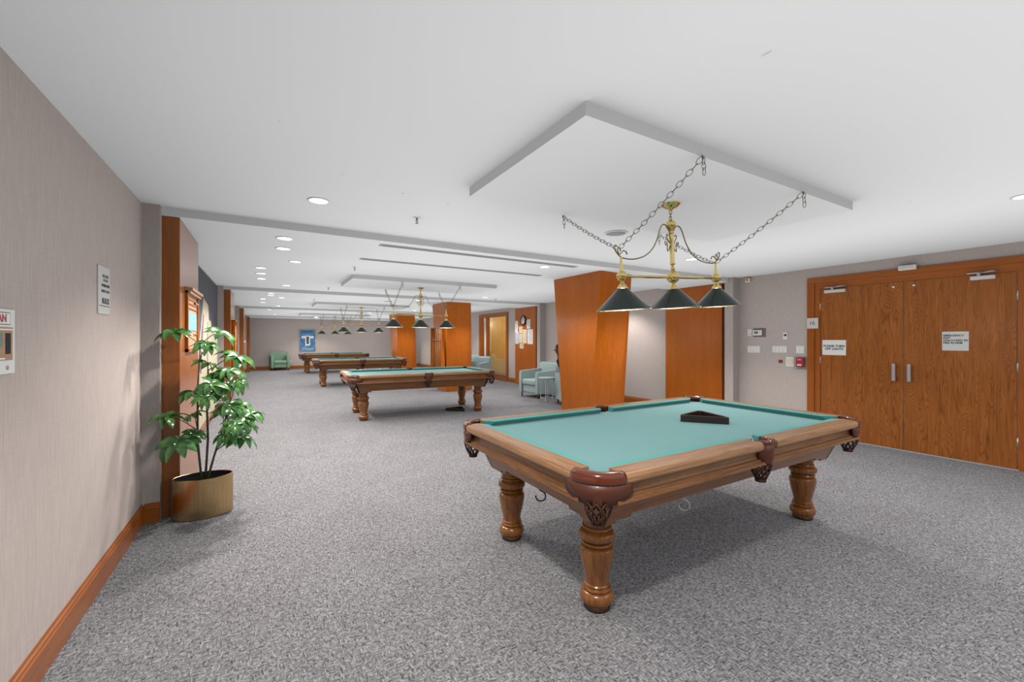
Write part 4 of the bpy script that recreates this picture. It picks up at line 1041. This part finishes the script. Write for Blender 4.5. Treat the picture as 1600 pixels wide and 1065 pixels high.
def palm_leaf(c, size, az0, mat, parent, n_=9, droop=1.05, rise=.2, tilt=None):
    mb = MB()
    for k in range(n_):
        a = az0+2*pi*(k+.5)/n_*(.92)+random.uniform(-.12, .12)
        leaflet(mb, (0, 0, 0), a, size*random.uniform(.82, 1.1), size*.42, droop*random.uniform(.8, 1.25), rise+random.uniform(-.2, .2))
    o = mb.build('leaf', mat, parent, loc=c)
    if tilt is not None: o.rotation_euler = tilt
    return o
PX, PY = -.43, 4.13
pot = thing('potted_umbrella_plant', 'leafy green umbrella plant in an oval brushed gold planter', 'potted plant', (PX, PY, 0))
a_, b_ = .20, .125
mb = MB(); mb.lathe([(1.0, .006), (1.0, .31), (.975, .313), (.95, .31), (.95, .20), (.001, .20)], sx=a_, sy=b_, n=64, cap=False)
mb.lathe([(.93, 0), (.93, .006), (1.0, .006)], sx=a_, sy=b_, n=64, cap=False); mb.build('planter', M['gold_pot'], pot, smooth=True)
mb = MB(); mb.lathe([(.948, .308), (.93, .22), (.001, .215)], sx=a_, sy=b_, n=48, cap=False); mb.build('liner', M['soil'], pot)
mb = MB(); mb.box(-.07, .09, -.05, -.035, .215, .235); mb.build('plant_tag', M['sheet_cream'], pot)
LEAFDATA = [ # px, py, depth, half size in px
 (272,521,3.14,27),(345,523,3.45,25),(322,541,3.2,24),(370,561,3.5,27),(325,572,3.42,22),(360,582,3.3,27),(330,604,3.1,24),(362,606,3.5,26),(303,617,3.25,25),(318,626,3.0,19),
 (358,636,3.25,26),(262,655,3.05,26),(302,650,3.4,18),(375,634,3.45,22),(380,655,3.3,25),(391,650,3.4,24),(278,694,3.0,31),(302,682,3.15,22),(355,682,3.25,22),(377,686,3.35,27),
 (387,668,3.5,20),(350,650,3.5,20),(342,590,3.3,20),(372,598,3.25,20),(340,620,3.5,20),(345,612,3.2,20),(292,690,3.35,22),(366,668,3.1,20)]
cam_t = math.atan(385/651.0)
def place(px_, py_, d):
    lat = (px_-800)/651*d; up = (530-py_)/651*d
    return Vector((sin(cam_t)*d+cos(cam_t)*lat, cos(cam_t)*d-sin(cam_t)*lat, 1.4+up))
stems = [[(-.005, -.005, .21), (-.035, -.01, .6), (-.035, 0, 1.0), (-.02, .01, 1.36)], [(.01, .01, .21), (.03, .01, .6), (.02, .02, .95), (.03, .04, 1.15)], [(.015, -.01, .22), (.07, 0, .45), (.13, .02, .68), (.17, .03, .85)]]
sm = MB()
for st in stems: sm.tube(st, [.009, .008, .0065, .004], 8)
def near_stem(p):
    best = None
    for st in stems:
        for a, b in zip(st, st[1:]):
            for k in range(6):
                q = Vector(a).lerp(Vector(b), k/5)
                if q.z > p.z-.05: continue
                dd = (q-p).length+max(0, .12-(p.z-q.z))
                if best is None or dd < best[0]: best = (dd, q)
    return best[1] if best else Vector(stems[0][1])
LW = []
for px_, py_, d, hs in LEAFDATA:
    q = place(px_, py_-4, d)
    q.y = min(q.y, 4.08) if q.x < -.56 else q.y
    q.x = max(q.x, -.70)
    LW.append((q-Vector((PX, PY, 0)), hs/651*d))
for q, size in LW:
    s0 = near_stem(q); mid = s0.lerp(q, .55)+Vector((0, 0, .02))
    sm.tube([s0, mid, q], [.004, .003, .0025], 6)
    out = Vector((q.x, q.y, 0)); out = out.normalized() if out.length > .03 else Vector((0, -1, 0))
    out = (out*.7+Vector((.1, -.6, 0))).normalized(); ax = Vector((0, 0, 1)).cross(out)
    palm_leaf(q, size*1.14, random.uniform(0, 6.28), M['leaf'], pot, tilt=Matrix.Rotation(R(random.uniform(14, 34)), 4, ax).to_euler())
sm.build('stem', M['stem'], pot)
# small far plant by the right wall
fp = thing('potted_floor_plant', 'small dark green plant in a pale pot in the far right corner', 'potted plant', (6.5, 21.0, 0))
MB().lathe([(.13, 0), (.16, .34), (.15, .345), (.13, .30), (.001, .30)], n=24, cap=False).build('pot', M['ceramic'], fp)
sm = MB()
for k in range(5):
    a = k*1.3; sm.tube([(.02*cos(a), .02*sin(a), .3), (.08*cos(a), .08*sin(a), .8), (.10*cos(a), .10*sin(a), 1.05)], .008, 6)
sm.build('stem', M['stem'], fp)
for k in range(16):
    a = k*2.4; z = .5+.045*k; r = .15*(1-.04*k)+.03
    palm_leaf((r*cos(a), r*sin(a), z), .15, a, M['leaf'], fp, 6, .9, .5)
